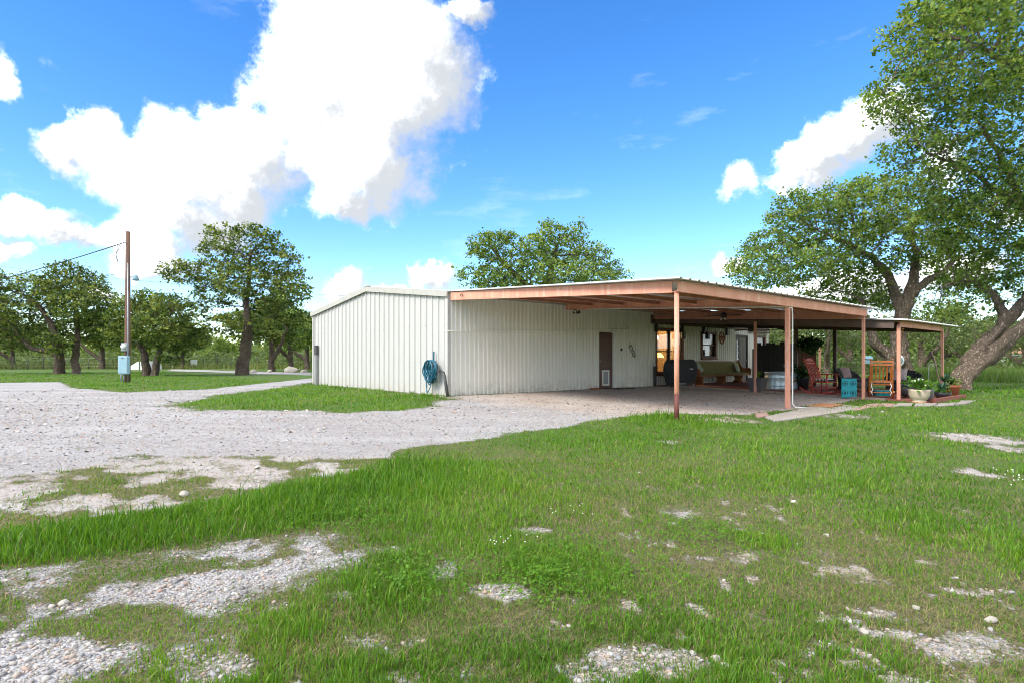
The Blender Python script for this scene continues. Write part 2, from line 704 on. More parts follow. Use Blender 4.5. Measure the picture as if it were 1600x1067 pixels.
M['orangewood'] = plain('orange_stained_wood', (0.44, 0.14, 0.032), (0.32, 0.095, 0.024), 0.4, 0, 5, 0.1, 30, (6, 6, 0.8))
M['teal'] = plain('teal_enamel', (0.012, 0.40, 0.44), (0.01, 0.31, 0.35), 0.4, 0, 5)
M['tealdark'] = plain('teal_dark_recess', (0.006, 0.07, 0.10), (0.006, 0.05, 0.075), 0.5, 0, 5)
M['tank'] = plain('galvanised_tank', (0.52, 0.63, 0.69), (0.40, 0.50, 0.57), 0.35, 0.5, 6, 0.1, 30)
M['wicker'] = plain('black_wicker', (0.012, 0.011, 0.013), (0.03, 0.028, 0.03), 0.6, 0, 60, 0.6, 90)
M['seatcush'] = plain('charcoal_cushion', (0.03, 0.033, 0.045), (0.02, 0.022, 0.03), 0.9, 0, 10)
M['cream'] = plain('cream_stoneware', (0.56, 0.47, 0.35), (0.46, 0.38, 0.28), 0.6, 0, 5, 0.2, 30)
M['terracotta'] = plain('terracotta', (0.42, 0.145, 0.065), (0.32, 0.10, 0.05), 0.75, 0, 6, 0.1, 30)
M['saucer'] = plain('pale_terracotta', (0.62, 0.33, 0.20), (0.55, 0.28, 0.17), 0.75, 0, 6)
M['greypot'] = plain('grey_pot', (0.085, 0.083, 0.085), (0.06, 0.06, 0.062), 0.7, 0, 6)
M['palegrey'] = plain('pale_grey_pot', (0.33, 0.35, 0.38), (0.26, 0.28, 0.31), 0.55, 0, 5)
M['blackpot'] = plain('black_pot', (0.02, 0.021, 0.025), (0.012, 0.012, 0.014), 0.5, 0, 5)
M['concrete'] = plain('path_concrete', (0.36, 0.32, 0.285), (0.26, 0.23, 0.205), 0.9, 0, 3, 0.4, 25)
M['pinkstone'] = plain('pink_flagstone', (0.40, 0.25, 0.21), (0.31, 0.20, 0.17), 0.9, 0, 4, 0.4, 18)
M['deck'] = plain('red_patio_floor', (0.26, 0.085, 0.055), (0.19, 0.066, 0.046), 0.95, 0, 3, 0.2, 20)
M['decktimber'] = plain('red_edge_timber', (0.29, 0.085, 0.055), (0.22, 0.065, 0.045), 0.7, 0, 4, 0.3, 20, (1, 1, 3))
M['greytimber'] = plain('weathered_timber', (0.27, 0.215, 0.165), (0.19, 0.15, 0.12), 0.85, 0, 4, 0.3, 20)
M['mat'] = plain('coir_mat', (0.42, 0.20, 0.085), (0.34, 0.15, 0.065), 0.95, 0, 12, 0.5, 90)
M['darkmat'] = plain('rubber_mat', (0.05, 0.045, 0.045), (0.035, 0.033, 0.033), 0.9, 0, 12, 0.5, 90)
M['brick'] = plain('orange_brick', (0.40, 0.16, 0.07), (0.3, 0.11, 0.05), 0.85, 0, 8, 0.4, 30)
M['hose'] = plain('blue_green_hose', (0.01, 0.085, 0.16), (0.012, 0.13, 0.18), 0.35, 0, 14)
M['steel'] = plain('grey_steel', (0.36, 0.37, 0.38), (0.26, 0.27, 0.28), 0.45, 0.6, 6)
M['boxblue'] = plain('blue_grey_box', (0.30, 0.46, 0.54), (0.26, 0.41, 0.49), 0.5, 0, 4)
M['polewood'] = plain('pole_wood', (0.20, 0.105, 0.065), (0.10, 0.062, 0.048), 0.85, 0, 3, 0.4, 20, (5, 5, 0.4))
M['wire'] = plain('wire', (0.03, 0.03, 0.033), (0.03, 0.03, 0.033), 0.6)
M['fencepost'] = plain('fence_post', (0.13, 0.115, 0.10), (0.085, 0.075, 0.065), 0.9)
M['limestone'] = plain('white_limestone', (0.42, 0.39, 0.34), (0.28, 0.255, 0.22), 0.9, 0, 6, 0.7, 14)
M['drift'] = plain('driftwood', (0.32, 0.24, 0.17), (0.17, 0.12, 0.085), 0.9, 0, 8, 0.6, 30)
M['bluepaint'] = plain('blue_paint', (0.20, 0.34, 0.42), (0.15, 0.27, 0.34), 0.5)
M['bark'] = bark('oak_bark', (0.07, 0.054, 0.042), (0.25, 0.195, 0.15))
M['bark2'] = bark('pale_oak_bark', (0.12, 0.088, 0.066), (0.40, 0.31, 0.235))
M['farwhite'] = plain('white_render', (0.72, 0.72, 0.70), (0.66, 0.66, 0.64), 0.7)
M['farroof'] = plain('tan_roof', (0.44, 0.24, 0.15), (0.38, 0.2, 0.13), 0.8)
GRN = [(0.0, (0.055, 0.145, 0.010)), (0.3, (0.095, 0.235, 0.014)), (0.62, (0.155, 0.31, 0.020)), (0.82, (0.235, 0.35, 0.04)),
       (0.90, (0.24, 0.235, 0.085)), (1.0, (0.36, 0.29, 0.15))]
M['grass'] = leafy('grass_blades', GRN, 0.4, 0.5)
M['leaf'] = leafy('oak_leaves', [(0.0, (0.030, 0.066, 0.016)), (0.5, (0.115, 0.185, 0.042)), (1.0, (0.30, 0.35, 0.10))], 0.48)
M['leafb'] = leafy('oak_leaves_bright', [(0.0, (0.045, 0.10, 0.022)), (0.5, (0.155, 0.265, 0.05)), (1.0, (0.38, 0.48, 0.13))], 0.5)
M['leafpale'] = leafy('pale_brush_leaves', [(0.0, (0.075, 0.125, 0.042)), (0.5, (0.14, 0.20, 0.075)), (1.0, (0.25, 0.30, 0.13))], 0.45)
M['plant'] = leafy('pot_plant_leaves', [(0.0, (0.035, 0.11, 0.015)), (0.6, (0.10, 0.24, 0.03)), (1.0, (0.22, 0.36, 0.05))], 0.35, 0.4)
M['fern'] = leafy('fern_leaves', [(0.0, (0.012, 0.042, 0.012)), (0.6, (0.022, 0.075, 0.018)), (1.0, (0.05, 0.12, 0.03))], 0.3, 0.5)
M['bluegreen'] = leafy('blue_green_leaves', [(0.0, (0.03, 0.10, 0.075)), (1.0, (0.09, 0.20, 0.14))], 0.25, 0.4)
M['petal'] = plain('white_petals', (0.85, 0.84, 0.82), (0.8, 0.78, 0.76), 0.7)
M['weed'] = leafy('tall_weeds', [(0.0, (0.05, 0.13, 0.02)), (0.5, (0.12, 0.21, 0.04)), (0.8, (0.26, 0.27, 0.10)), (1.0, (0.42, 0.37, 0.2))], 0.4)


def striped(name, a, b, freq, axis=0):
    k = NT(name)
    sx = k.n('ShaderNodeSeparateXYZ')
    k.l(k.coord(), sx.inputs[0])
    s = k.math('SINE', k.math('MULTIPLY', sx.outputs[axis], freq))
    k.principled(k.mix(k.maprange(s, -0.12, 0.12), a, b), 0.9)
    return k.m


M['stripe'] = striped('black_white_stripe', (0.02, 0.02, 0.025), (0.78, 0.78, 0.76), 62, 1)
M['bluestripe'] = striped('blue_white_stripe', (0.06, 0.12, 0.19), (0.62, 0.68, 0.72), 105, 2)
M['floral'] = plain('patterned_pillow', (0.70, 0.66, 0.55), (0.16, 0.26, 0.14), 0.9, 0, 26)
M['pinkpillow'] = plain('pink_grey_pillow', (0.56, 0.45, 0.43), (0.34, 0.25, 0.25), 0.9, 0, 14)
M['greypillow'] = striped('grey_pink_pillow', (0.55, 0.55, 0.55), (0.36, 0.24, 0.25), 30, 2)


# ------------------------------------------------------------------ numpy noise and plan of the ground cover
def _hash(ix, iy, seed):
    h = (ix.astype(np.int64) * 374761393 + iy.astype(np.int64) * 668265263 + seed * 982451653) & 0xFFFFFFFF
    h = ((h ^ (h >> 13)) * 1274126177) & 0xFFFFFFFF
    return ((h ^ (h >> 16)) & 0xFFFF) / 65535.0


def vnoise(x, y, seed=0):
    ix, iy = np.floor(x), np.floor(y)
    fx, fy = x - ix, y - iy
    fx, fy = fx * fx * (3 - 2 * fx), fy * fy * (3 - 2 * fy)
    a, b = _hash(ix, iy, seed), _hash(ix + 1, iy, seed)
    c, d = _hash(ix, iy + 1, seed), _hash(ix + 1, iy + 1, seed)
    return (a * (1 - fx) + b * fx) * (1 - fy) + (c * (1 - fx) + d * fx) * fy


def fbm(x, y, scale, octv=4, seed=0):
    s, a, t = 0, 1.0, 0
    for o in range(octv):
        s = s + a * vnoise(x * scale * 2 ** o + 17.3 * o, y * scale * 2 ** o - 9.1 * o, seed + o)
        t += a
        a *= 0.55
    return s / t


def plan(pts):
    return np.array([at(x, y)[:2] for x, y in pts])


def sdist(poly, x, y):
    """signed distance, positive inside"""
    d = np.full(x.shape, 1e9)
    inside = np.zeros(x.shape, bool)
    n = len(poly)
    for i in range(n):
        ax, ay = poly[i]
        bx, by = poly[(i + 1) % n]
        ex, ey = bx - ax, by - ay
        t = np.clip(((x - ax) * ex + (y - ay) * ey) / (ex * ex + ey * ey + 1e-12), 0, 1)
        d = np.minimum(d, (x - ax - t * ex) ** 2 + (y - ay - t * ey) ** 2)
        c = (ay > y) != (by > y)
        with np.errstate(divide='ignore', invalid='ignore'):
            xi = (bx - ax) * (y - ay) / (by - ay) + ax
        inside ^= c & (x < xi)
    d = np.sqrt(d)
    return np.where(inside, d, -d)


P_DRIVE = plan([(-700, 612), (-200, 600), (0, 597), (96, 596), (110, 605), (190, 613), (330, 607), (489, 590), (489, 598), (700, 619), (960, 606),
                (1195, 594.5), (1250, 611), (1345, 623), (1236, 639), (1180, 649), (1062, 646), (985, 650), (930, 655), (912, 662), (850, 669),
                (760, 684), (625, 702), (600, 716), (470, 717), (330, 712), (240, 716), (70, 742), (0, 750), (-700, 860)])
P_ISLE = plan([(226, 634), (330, 617), (488, 597), (560, 604), (690, 617), (716, 624), (700, 634), (640, 641), (560, 646), (420, 641), (330, 643)])
P_FAR = plan([(270, 576.5), (400, 580), (489, 582), (489, 586), (400, 584), (330, 581), (262, 578.5)])
P_MIXED = plan([(-700, 850), (0, 748), (240, 714), (470, 714), (610, 714), (560, 738), (430, 762), (300, 790), (0, 832), (-700, 960)])
P_BAND = plan([(-700, 1030), (0, 890), (100, 880), (300, 852), (420, 836), (520, 822), (620, 800), (720, 775), (790, 722), (620, 716), (560, 738),
               (430, 762), (300, 790), (0, 832), (-700, 960)])
P_TRACK = plan([(-900, 1060), (0, 892), (200, 879), (330, 860), (500, 844), (540, 862), (500, 892), (400, 928), (345, 950), (350, 975), (230, 1000),
                (130, 1067), (60, 1300), (-900, 1300)])
PATCH = []
for (x, y, rx, ry, k) in [(825, 829, 46, 8, 1.0), (790, 936, 66, 28, 1.0), (1045, 1034, 105, 30, 1.0), (935, 1048, 60, 24, .8), (1395, 990, 70, 14, .9),
                          (1500, 1008, 110, 30, .75), (1292, 866, 34, 10, .7), (1545, 684, 75, 9, .95), (1595, 700, 60, 7, .9), (1520, 736, 28, 8, 1.),
                          (1055, 800, 44, 14, .7), (1040, 690, 42, 4, .9), (750, 735, 45, 4, .6), (980, 838, 30, 10, .6), (1150, 870, 60, 16, .5),
                          (690, 890, 26, 14, .7), (590, 1000, 90, 26, .55), (330, 1040, 70, 26, .7), (1360, 905, 60, 12, .5), (540, 930, 40, 12, .6),
                          (600, 860, 40, 8, .5), (1120, 655, 60, 5, .7), (1330, 650, 60, 4, .6), (1180, 960, 70, 20, .35), (730, 1050, 60, 16, .5)]:
    a, b, c = at(x, y), at(x + rx, y), at(x, y - ry)
    PATCH.append((a.x, a.y, b.x - a.x, c.y - a.y, k))

LUSH = []
for (x, y, rx, ry) in [(720, 765, 230, 60), (960, 695, 170, 30), (1060, 655, 90, 16), (1260, 720, 220, 45), (600, 900, 150, 60), (1480, 830, 130, 50), (880, 890, 110, 50),
                       (1560, 610, 120, 14), (280, 1040, 90, 40), (1200, 850, 60, 20), (450, 980, 90, 50)]:
    a, b, c = at(x, y), at(x + rx, y), at(x, y - ry)
    LUSH.append((a.x, a.y, b.x - a.x, c.y - a.y))



def lp_(x, y, n2):
    lp = np.zeros(x.shape)
    for cx, cy, rx, ry in LUSH:
        lp = np.maximum(lp, np.clip((1 - np.hypot((x - cx) / rx, (y - cy) / ry)) * 1.6 + n2, 0, 1))
    return lp


def ground_cover(x, y):
    """bare gravel 0..1, grass 0..1.4 (over 1 is long), dryness and dirt at plan points"""
    x, y = np.asarray(x, float), np.asarray(y, float)
    dist = np.hypot(x, y)
    n1 = fbm(x, y, 1.7, 4, 3) - 0.5
    n2 = fbm(x, y, 0.55, 4, 9) - 0.5
    n3 = fbm(x, y, 5.0, 3, 21) - 0.5
    wob = n1 * 0.55 + n2 * 0.7 * np.clip(dist / 10, 0.15, 1) + n3 * 0.12
    soft = lambda s, w: np.clip(0.5 + s / w, 0, 1)
    edge = np.clip(dist * 0.012, 0.06, 0.35)
    drive = soft(sdist(P_DRIVE, x, y) + wob * 0.6, edge)
    isle = soft(sdist(P_ISLE, x, y) + wob * 1.3 + n3 * .5 - .15, edge * 3)
    far = soft(sdist(P_FAR, x, y) + wob * 0.5, edge * 2)
    mixed = soft(sdist(P_MIXED, x, y) + wob * 0.6, 0.2)
    bd = sdist(P_BAND, x, y)
    band = soft(bd + wob * 0.35, 0.16) * np.clip((1.2 - x) / 2.2, 0.0, 1)
    track = soft(sdist(P_TRACK, x, y) + wob * 1.0 + n3 * .3, 0.55)
    pt = np.zeros(x.shape)
    for cx, cy, rx, ry, k in PATCH:
        q = 1 - np.hypot((x - cx) / rx, (y - cy) / ry) + n3 * 1.3 + n1 * 1.2
        pt = np.maximum(pt, k * np.clip(q * 1.9, 0, .95))
    u, v = uv_of(x, y)
    drive = np.maximum(drive * (1 - isle), far)
    bare = np.maximum.reduce([drive, track * 1.0, pt])
    # tufts inside the mixed strip and on the track
    tuft = np.clip((fbm(x, y, 2.3, 4, 41) - 0.52) * 9, 0, 1)
    tuft2 = np.clip((fbm(x, y, 2.6, 4, 77) - 0.48) * 7, 0, 1)
    bare = np.maximum(bare, mixed * (1 - 0.8 * tuft) * 0.92)
    bare = bare * (1 - track * tuft2 * 0.85)
    bare = np.where(band > 0.35, bare * (1 - band), bare)
    hole = np.clip((fbm(x, y, 6.0, 3, 33) - 0.45) * 6, 0, 1)
    bare = bare * (1 - (1 - drive) * (1 - track) * hole * 0.35)
    weedy = np.clip((fbm(x, y, 1.6, 4, 55) - 0.67) * 10, 0, 1) * drive * np.clip((12 - dist) / 4, 0, 1) * (v < -3)
    bare = bare * (1 - 0.7 * weedy)
    gaps = np.clip((fbm(x, y, 3.4, 4, 63) - 0.56) * 7, 0, 1) * np.clip((9 - dist) / 4, 0, 1) * (1 - band)
    bare = np.maximum(bare, gaps * 0.30 * (1 - .5 * lp_(x, y, n2)))
    fleck = np.clip((fbm(x, y, 6.5, 4, 150) - 0.615) * 8, 0, 1) * np.clip((8 - dist) / 3, 0, 1) * (1 - band) * (1 - .75 * lp_(x, y, n2))
    bare = np.maximum(bare, fleck * 0.62)
    grass = (1 - bare)
    lush = np.clip((fbm(x, y, 0.9, 3, 90) - 0.42) * 3.2, 0, 1)
    tall = np.clip(0.1 + bd / 0.7 + n1 * 0.8, 0, 1) * np.clip((1.6 - x) / 3.2, 0, 1)
    lp = lp_(x, y, n2)
    lush = np.maximum(np.maximum(lush * 0.6, lp), band)
    lush = np.maximum(lush, isle * np.clip(.35 + n1 * 2, .1, .8))
    dry = np.clip(fbm(x, y, 1.2, 4, 120) * 1.7 - 0.55, 0, 1) * (1 - band) * (1 - 0.8 * lush)
    dry = np.clip(dry + 0.5 * mixed + 0.3 * gaps, 0, 1)
    port = soft(np.minimum.reduce([u + 0.2 + 0.8 * n2, 10.5 - u, v + 8.4 + 0.8 * n1, -v + 0.6]), 1.6)
    dirt = np.clip(port * 0.9 + pt * 0.45 + mixed * 0.35 + fleck * .7 * (1 - drive) * (1 - track), 0, 1)
    bare = np.where((gaps * 0.5 > bare - 0.05) & (fleck < .3), bare * (1 - 0.6 * np.clip(gaps, 0, 1)), bare)
    return bare, grass * (1 + 0.4 * tall), lush, dry, dirt, drive


def ground_material():
    k = NT('ground_cover')
    p = k.pos()
    dirt, green = k.attr('dirt'), k.attr('green')
    # ragged edge between gravel and turf
    rag = k.math('ADD', k.math('MULTIPLY', k.math('SUBTRACT', k.noise(p, 13, 6, 0.75), 0.5), 1.7), k.math('MULTIPLY', k.math('SUBTRACT', k.noise(p, 60, 3, 0.7), 0.5), 1.1))
    bare = k.maprange(k.math('ADD', k.attr('bare'), rag), 0.30, 0.74)
    # crushed limestone: two sizes of chips, each with its own tone
    cols, hts = [], []
    for sc, sd_ in ((62.0, 0), (120.0, 1)):
        vo = k.n('ShaderNodeTexVoronoi', feature='F1')
        vo.inputs['Scale'].default_value = sc
        k.l(p, vo.inputs['Vector'])
        sep = k.n('ShaderNodeSeparateColor')
        k.l(vo.outputs['Color'], sep.inputs[0])
        c = k.ramp(sep.outputs[0], [(0.0, (0.15, 0.148, 0.15)), (0.2, (0.40, 0.393, 0.402)), (0.5, (0.52, 0.508, 0.512)), (0.72, (0.42, 0.36, 0.325)), (0.85, (0.35, 0.36, 0.39)), (1.0, (0.59, 0.585, 0.585))])
        sh = k.maprange(vo.outputs['Distance'], 0.15, 0.75, 1.0, 0.72)
        x = k.n('ShaderNodeVectorMath', operation='SCALE')
        k.l(c, x.inputs[0])
        k.l(sh, x.inputs['Scale'])
        cols.append(x.outputs[0])
        hts.append(k.math('SUBTRACT', 1.0, vo.outputs['Distance']))
    grav = k.mix(k.maprange(k.noise(p, 9, 3), 0.45, 0.55), cols[0], cols[1])
    big = k.maprange(k.noise(p, 0.55, 5, 0.6), 0.35, 0.7)
    grav = k.mix(k.math('MULTIPLY', big, 0.22), grav, (0.42, 0.365, 0.31))
    rut = k.maprange(k.noise(k.scaled(p, (0.22, 1.1, 1)), 1.0, 5, 0.6), 0.42, 0.62)
    grav = k.mix(k.math('MULTIPLY', rut, 0.38), grav, (0.54, 0.537, 0.55))
    spk = k.maprange(k.noise(p, 22, 5, 0.75), 0.60, 0.70)
    grav = k.mix(k.math('MULTIPLY', spk, 0.6), grav, (0.15, 0.13, 0.10))
    tan = k.mix(k.maprange(k.noise(p, 0.9, 6, 0.65), 0.40, 0.66), (0.66, 0.55, 0.45), (0.52, 0.34, 0.23))
    tan = k.mix(0.30, tan, grav)
    grav = k.mix(k.math('MULTIPLY', dirt, 0.85), grav, tan)
    soil = k.mix(k.maprange(k.noise(p, 34, 6, 0.75), 0.38, 0.66), (0.060, 0.052, 0.028), (0.20, 0.165, 0.095))
    turf = k.mix(k.maprange(k.noise(p, 3.2, 7, 0.7), 0.35, 0.68), (0.055, 0.13, 0.018), (0.13, 0.20, 0.045))
    turf = k.mix(k.maprange(k.noise(p, 45, 3, 0.6), 0.4, 0.7), turf, (0.05, 0.09, 0.02))
    under = k.mix(green, soil, turf)
    c = k.mix(bare, under, grav)
    h = k.math('ADD', k.math('MULTIPLY', hts[0], bare), k.math('MULTIPLY', k.noise(p, 60, 4, 0.7), 0.8))
    k.principled(c, 0.92, 0.0, k.bump(h, 0.75, 0.02), 0.15)
    return k.m


M['ground'] = ground_material()


def ground_z(x, y):
    u, v = uv_of(x, y)
    z = gz_uv(v)
    d = np.hypot(x, y)
    # soft unevenness of the lawn, flat under building, carport and patio
    calm = np.clip(np.minimum.reduce([u + 0.5, 16 - u, v + 8.2, 12 - v]) * 1.5 + 0.5, 0, 1)
    amp = np.clip((1 - calm) * 0.05, 0, 1) * np.clip(d / 6, 0.5, 1.2)
    return z + (fbm(x, y, 0.35, 3, 200) - 0.5) * amp


def build_ground():
    NR, NA = 330, 460
    r = np.concatenate([[0.0], np.geomspace(0.9, 900, NR)])
    # finer in the sector that faces the yard
    a1 = np.linspace(-R(56), R(56), 400)
    a2 = np.linspace(R(56), 2 * math.pi - R(56), NA - 400 + 2)[1:-1]
    a = np.concatenate([a1, a2])
    rr_, aa = np.meshgrid(r[1:], a, indexing='ij')
    x, y = (rr_ * np.sin(aa)).ravel(), (rr_ * np.cos(aa)).ravel()
    z = ground_z(x, y)
    x, y, z = np.append(x, 0), np.append(y, 0), np.append(z, ground_z(np.array([0.]), np.array([0.]))[0])
    bare, grass, lush, dry, dirt, drive = ground_cover(x, y)
    d = np.hypot(x, y)
    green = np.clip(grass, 0, 1) * np.clip((d - 3) / 9, 0.15, 0.95) * (1 - 0.3 * dry)
    verts = np.stack([x, y, z], 1)
    na = len(a)
    i, j = np.meshgrid(np.arange(NR - 1), np.arange(na), indexing='ij')
    jn = (j + 1) % na
    quads = np.stack([i * na + j, i * na + jn, (i + 1) * na + jn, (i + 1) * na + j], -1).reshape(-1, 4)[:, ::-1]
    c = NR * na
    j = np.arange(na)
    tris = np.stack([np.full(na, c), (j + 1) % na, j], 1)[:, ::-1]
    isdrive = drive[quads].mean(1) > 0.5
    at_ = {'bare': bare, 'dirt': dirt, 'green': green}
    for name, sel, tr in (('ground', ~isdrive, True), ('gravel_drive', isdrive, False)):
        q = quads[sel]
        fs = [q, tris] if tr else [q]
        used = np.unique(np.concatenate([f.ravel() for f in fs]))
        remap = np.zeros(len(verts), np.int64)
        remap[used] = np.arange(len(used))
        o = np_mesh(name, verts[used], [remap[f] for f in fs], M['ground'], None, {k: v[used] for k, v in at_.items()}, True)
        o['kind'] = 'structure'


build_ground()


# ------------------------------------------------------------------ the steel building
bld = thing('metal_building', 'long white ribbed steel building with low gable roof behind the carport', 'building', W(0, 0, 0), YAW)
GW, LEN, EAVE, RIDGE = 10.13, 19.0, 2.965, 3.57


def roof_z(v):
    return EAVE + (RIDGE - EAVE) * (1 - abs(v - GW / 2) / (GW / 2))


def rib_profile(length, pitch, rib_w, rib_h, bevel, start=0.0):
    pts = [(0.0, 0.0)]
    s = start
    while s < length - pitch * 0.3:
        for ds, h in ((0, 0), (bevel, rib_h), (bevel + rib_w, rib_h), (2 * bevel + rib_w, 0)):
            if 0 < s + ds < length:
                pts.append((s + ds, h))
        s += pitch
    pts.append((length, 0.0))
    return pts


def gable_wall(u0, out):
    mb = MB()
    prof = rib_profile(GW, GW / 30, 0.03, 0.034, 0.016, 0.12)
    v, f = [], []
    for s, h in prof:
        x = u0 - h if out else u0 + h
        v += [(x, s, -0.15), (x, s, roof_z(s) - 0.01)]
    for i in range(len(prof) - 1):
        f.append((2 * i, 2 * i + 1, 2 * i + 3, 2 * i + 2))
    mb.add(v, f)
    return mb


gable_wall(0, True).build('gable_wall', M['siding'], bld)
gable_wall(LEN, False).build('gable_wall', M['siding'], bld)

OPEN = [(6.42, 7.24, -0.01, 2.02), (9.86, 11.58, 0.52, 2.20), (13.10, 14.12, 1.16, 2.16), (15.90, 16.93, 0.0, 2.12), (17.80, 18.62, 0.55, 2.12)]


def long_wall():
    mb = MB()
    prof = rib_profile(LEN, 0.166, 0.048, 0.055, 0.014, 0.06)
    cuts = sorted(set([p[0] for p in prof] + [o[0] for o in OPEN] + [o[1] for o in OPEN]))
    xs, hs = zip(*prof)
    for a, b in zip(cuts[:-1], cuts[1:]):
        if b - a < 1e-5:
            continue
        ha, hb = -float(np.interp(a + 1e-6, xs, hs)), -float(np.interp(b - 1e-6, xs, hs))
        spans = [(-0.15, EAVE)]
        for o in OPEN:
            if o[0] - 1e-6 <= a and b <= o[1] + 1e-6:
                spans = [(-0.15, o[2]), (o[3], EAVE)]
        for z0, z1 in spans:
            if z1 - z0 > 0.01:
                mb.add([(a, ha, z0), (b, hb, z0), (b, hb, z1), (a, ha, z1)], [(0, 1, 2, 3)])
    return mb


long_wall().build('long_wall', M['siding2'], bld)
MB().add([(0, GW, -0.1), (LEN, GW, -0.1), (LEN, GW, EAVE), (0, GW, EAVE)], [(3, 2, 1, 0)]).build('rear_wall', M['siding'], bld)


def ribbed_sheet(p00, p10, p11, p01, pitch, rib_h, rib_w, thick=0.012):
    """roof sheet: ribs run from edge p00-p10 to edge p01-p11"""
    p00, p10, p11, p01 = map(Vector, (p00, p10, p11, p01))
    L_ = (p10 - p00).length
    prof = rib_profile(L_, pitch, rib_w, rib_h, 0.02, 0.05)
    n = (p10 - p00).cross(p01 - p00).normalized()
    mb = MB()
    v, f = [], []
    for s, h in prof:
        t = s / L_
        a, b = p00.lerp(p10, t), p01.lerp(p11, t)
        v += [a + n * h, b + n * h, a + n * (h - thick), b + n * (h - thick)]
    for i in range(len(prof) - 1):
        k = 4 * i
        f += [(k, k + 4, k + 5, k + 1), (k + 2, k + 3, k + 7, k + 6), (k, k + 2, k + 6, k + 4), (k + 1, k + 5, k + 7, k + 3)]
    f += [(0, 1, 3, 2), (len(v) - 4, len(v) - 2, len(v) - 1, len(v) - 3)]
    return mb.add(v, f)


roof = ribbed_sheet((-0.06, -0.08, EAVE + 0.02), (LEN + 0.06, -0.08, EAVE + 0.02), (LEN + 0.06, GW / 2, RIDGE + 0.03), (-0.06, GW / 2, RIDGE + 0.03), 0.305, 0.03, 0.04).build('roof_sheet', M['roof'], bld)
ribbed_sheet((LEN + 0.06, GW + 0.08, EAVE + 0.02), (-0.06, GW + 0.08, EAVE + 0.02), (-0.06, GW / 2, RIDGE + 0.03), (LEN + 0.06, GW / 2, RIDGE + 0.03), 0.305, 0.03, 0.04).build('roof_sheet', M['roof'], bld)
MB().prism([(GW / 2 - 0.2, RIDGE + 0.045), (GW / 2, RIDGE + 0.085), (GW / 2 + 0.2, RIDGE + 0.045), (GW / 2, RIDGE + 0.06)], 0, -0.07, LEN + 0.07).build('ridge_cap', M['roof'], roof)
for (va, vb) in ((-0.09, GW / 2), (GW / 2, GW + 0.09)):
    za, zb = (EAVE, RIDGE) if va < 0 else (RIDGE, EAVE)
    MB().beam((-0.085, va, za - 0.055), (-0.085, vb, zb - 0.055), 0.05, 0.17).build('rake_trim', M['trim'], bld)
    MB().beam((LEN + 0.085, va, za - 0.055), (LEN + 0.085, vb, zb - 0.055), 0.05, 0.17).build('rake_trim', M['trim'], bld)
MB().box((-0.045, -0.045, -0.15), (0.09, -0.036, EAVE - 0.09)).box((-0.045, -0.036, -0.15), (-0.036, 0.10, EAVE - 0.09)).build('corner_trim', M['siding'], bld)
MB().box((-0.046, GW - 0.10, -0.15), (-0.036, GW + 0.03, EAVE - 0.12)).build('corner_trim', M['siding'], bld)
MB().box((LEN - 0.12, -0.048, -0.1), (LEN + 0.045, -0.037, EAVE - 0.05)).build('corner_trim', M['siding'], bld)
MB().box((0.1, -0.10, EAVE - 0.10), (LEN, -0.038, EAVE + 0.005)).build('eave_trim', M['trim'], bld)
# fixings of the sheets: rows of screw heads on the gable
scr = MB()
for i in range(30):
    s = 0.15 + i * GW / 30
    for z in (0.95, 2.05):
        scr.sphere((-0.034, s, z + 0.015 * math.sin(i)), 0.011, 6, 4)
scr.build('screw_heads', M['steel'], bld)['kind'] = 'stuff'
# thin conduit along the wall
cpts = [(-0.30, -0.075, 1.845), (0.0, -0.072, 1.85), (1.5, -0.07, 1.915), (2.94, -0.07, 1.965), (4.2, -0.07, 1.995), (6.4, -0.07, 2.125), (8.0, -0.07, 2.175)]
cond = MB().tube(cpts, 0.014, 8).build('conduit', M['siding2'], bld)
MB().tube([(8.0, -0.07, 2.175), (8.02, -0.07, 2.3)], 0.014, 6).build('conduit_riser', M['trim'], cond)
# grey down pipe with box near the far corner of the gable
dp = MB().box((-0.11, 9.55, -0.05), (-0.04, 9.68, 1.30)).build('drain_pipe', M['steel'], bld)
MB().box((-0.13, 9.52, 1.22), (-0.035, 9.72, 1.62)).build('pipe_box', M['greypot'], dp)

# brown door with a pet door
o = OPEN[0]
d1 = MB().bevbox((o[0] + 0.02, 0.0, 0.01), (o[1] - 0.02, 0.05, o[3] - 0.02), 0.008).build('door', M['brown'], bld)
tag(d1, 'brown steel door with a white pet flap', None)
MB().box((o[0] - 0.02, -0.05, -0.02), (o[0] + 0.02, 0.06, o[3])).box((o[1] - 0.02, -0.05, -0.02), (o[1] + 0.12, 0.06, o[3])).box((o[0] - 0.02, -0.052, o[3]), (o[1] + 0.12, 0.06, o[3] + 0.05)).build('door_frame', M['white'], d1)
pd0, pd1 = o[0] + 0.22, o[1] - 0.22
pf = MB()
for a, b in (((pd0, 0.10), (pd0 + 0.055, 0.66)), ((pd1 - 0.055, 0.10), (pd1, 0.66)), ((pd0 + 0.055, 0.10), (pd1 - 0.055, 0.155)), ((pd0 + 0.055, 0.605), (pd1 - 0.055, 0.66))):
    pf.box((a[0], -0.03, a[1]), (b[0], 0.0, b[1]))
pf.build('pet_door_frame', M['white'], d1)
MB().box((pd0 + 0.055, -0.012, 0.155), (pd1 - 0.055, -0.004, 0.605)).build('pet_door_flap', M['steel'], d1)
MB().sphere((o[0] + 0.09, -0.05, 0.98), 0.03, 10, 8).tube([(o[0] + 0.09, 0.0, 0.98), (o[0] + 0.09, -0.05, 0.98)], 0.014, 8).build('door_handle', M['steel'], d1)
MB().bevbox((7.63, -0.075, 1.36), (7.72, -0.036, 1.46), 0.01).build('door_bell', M['black'], bld)

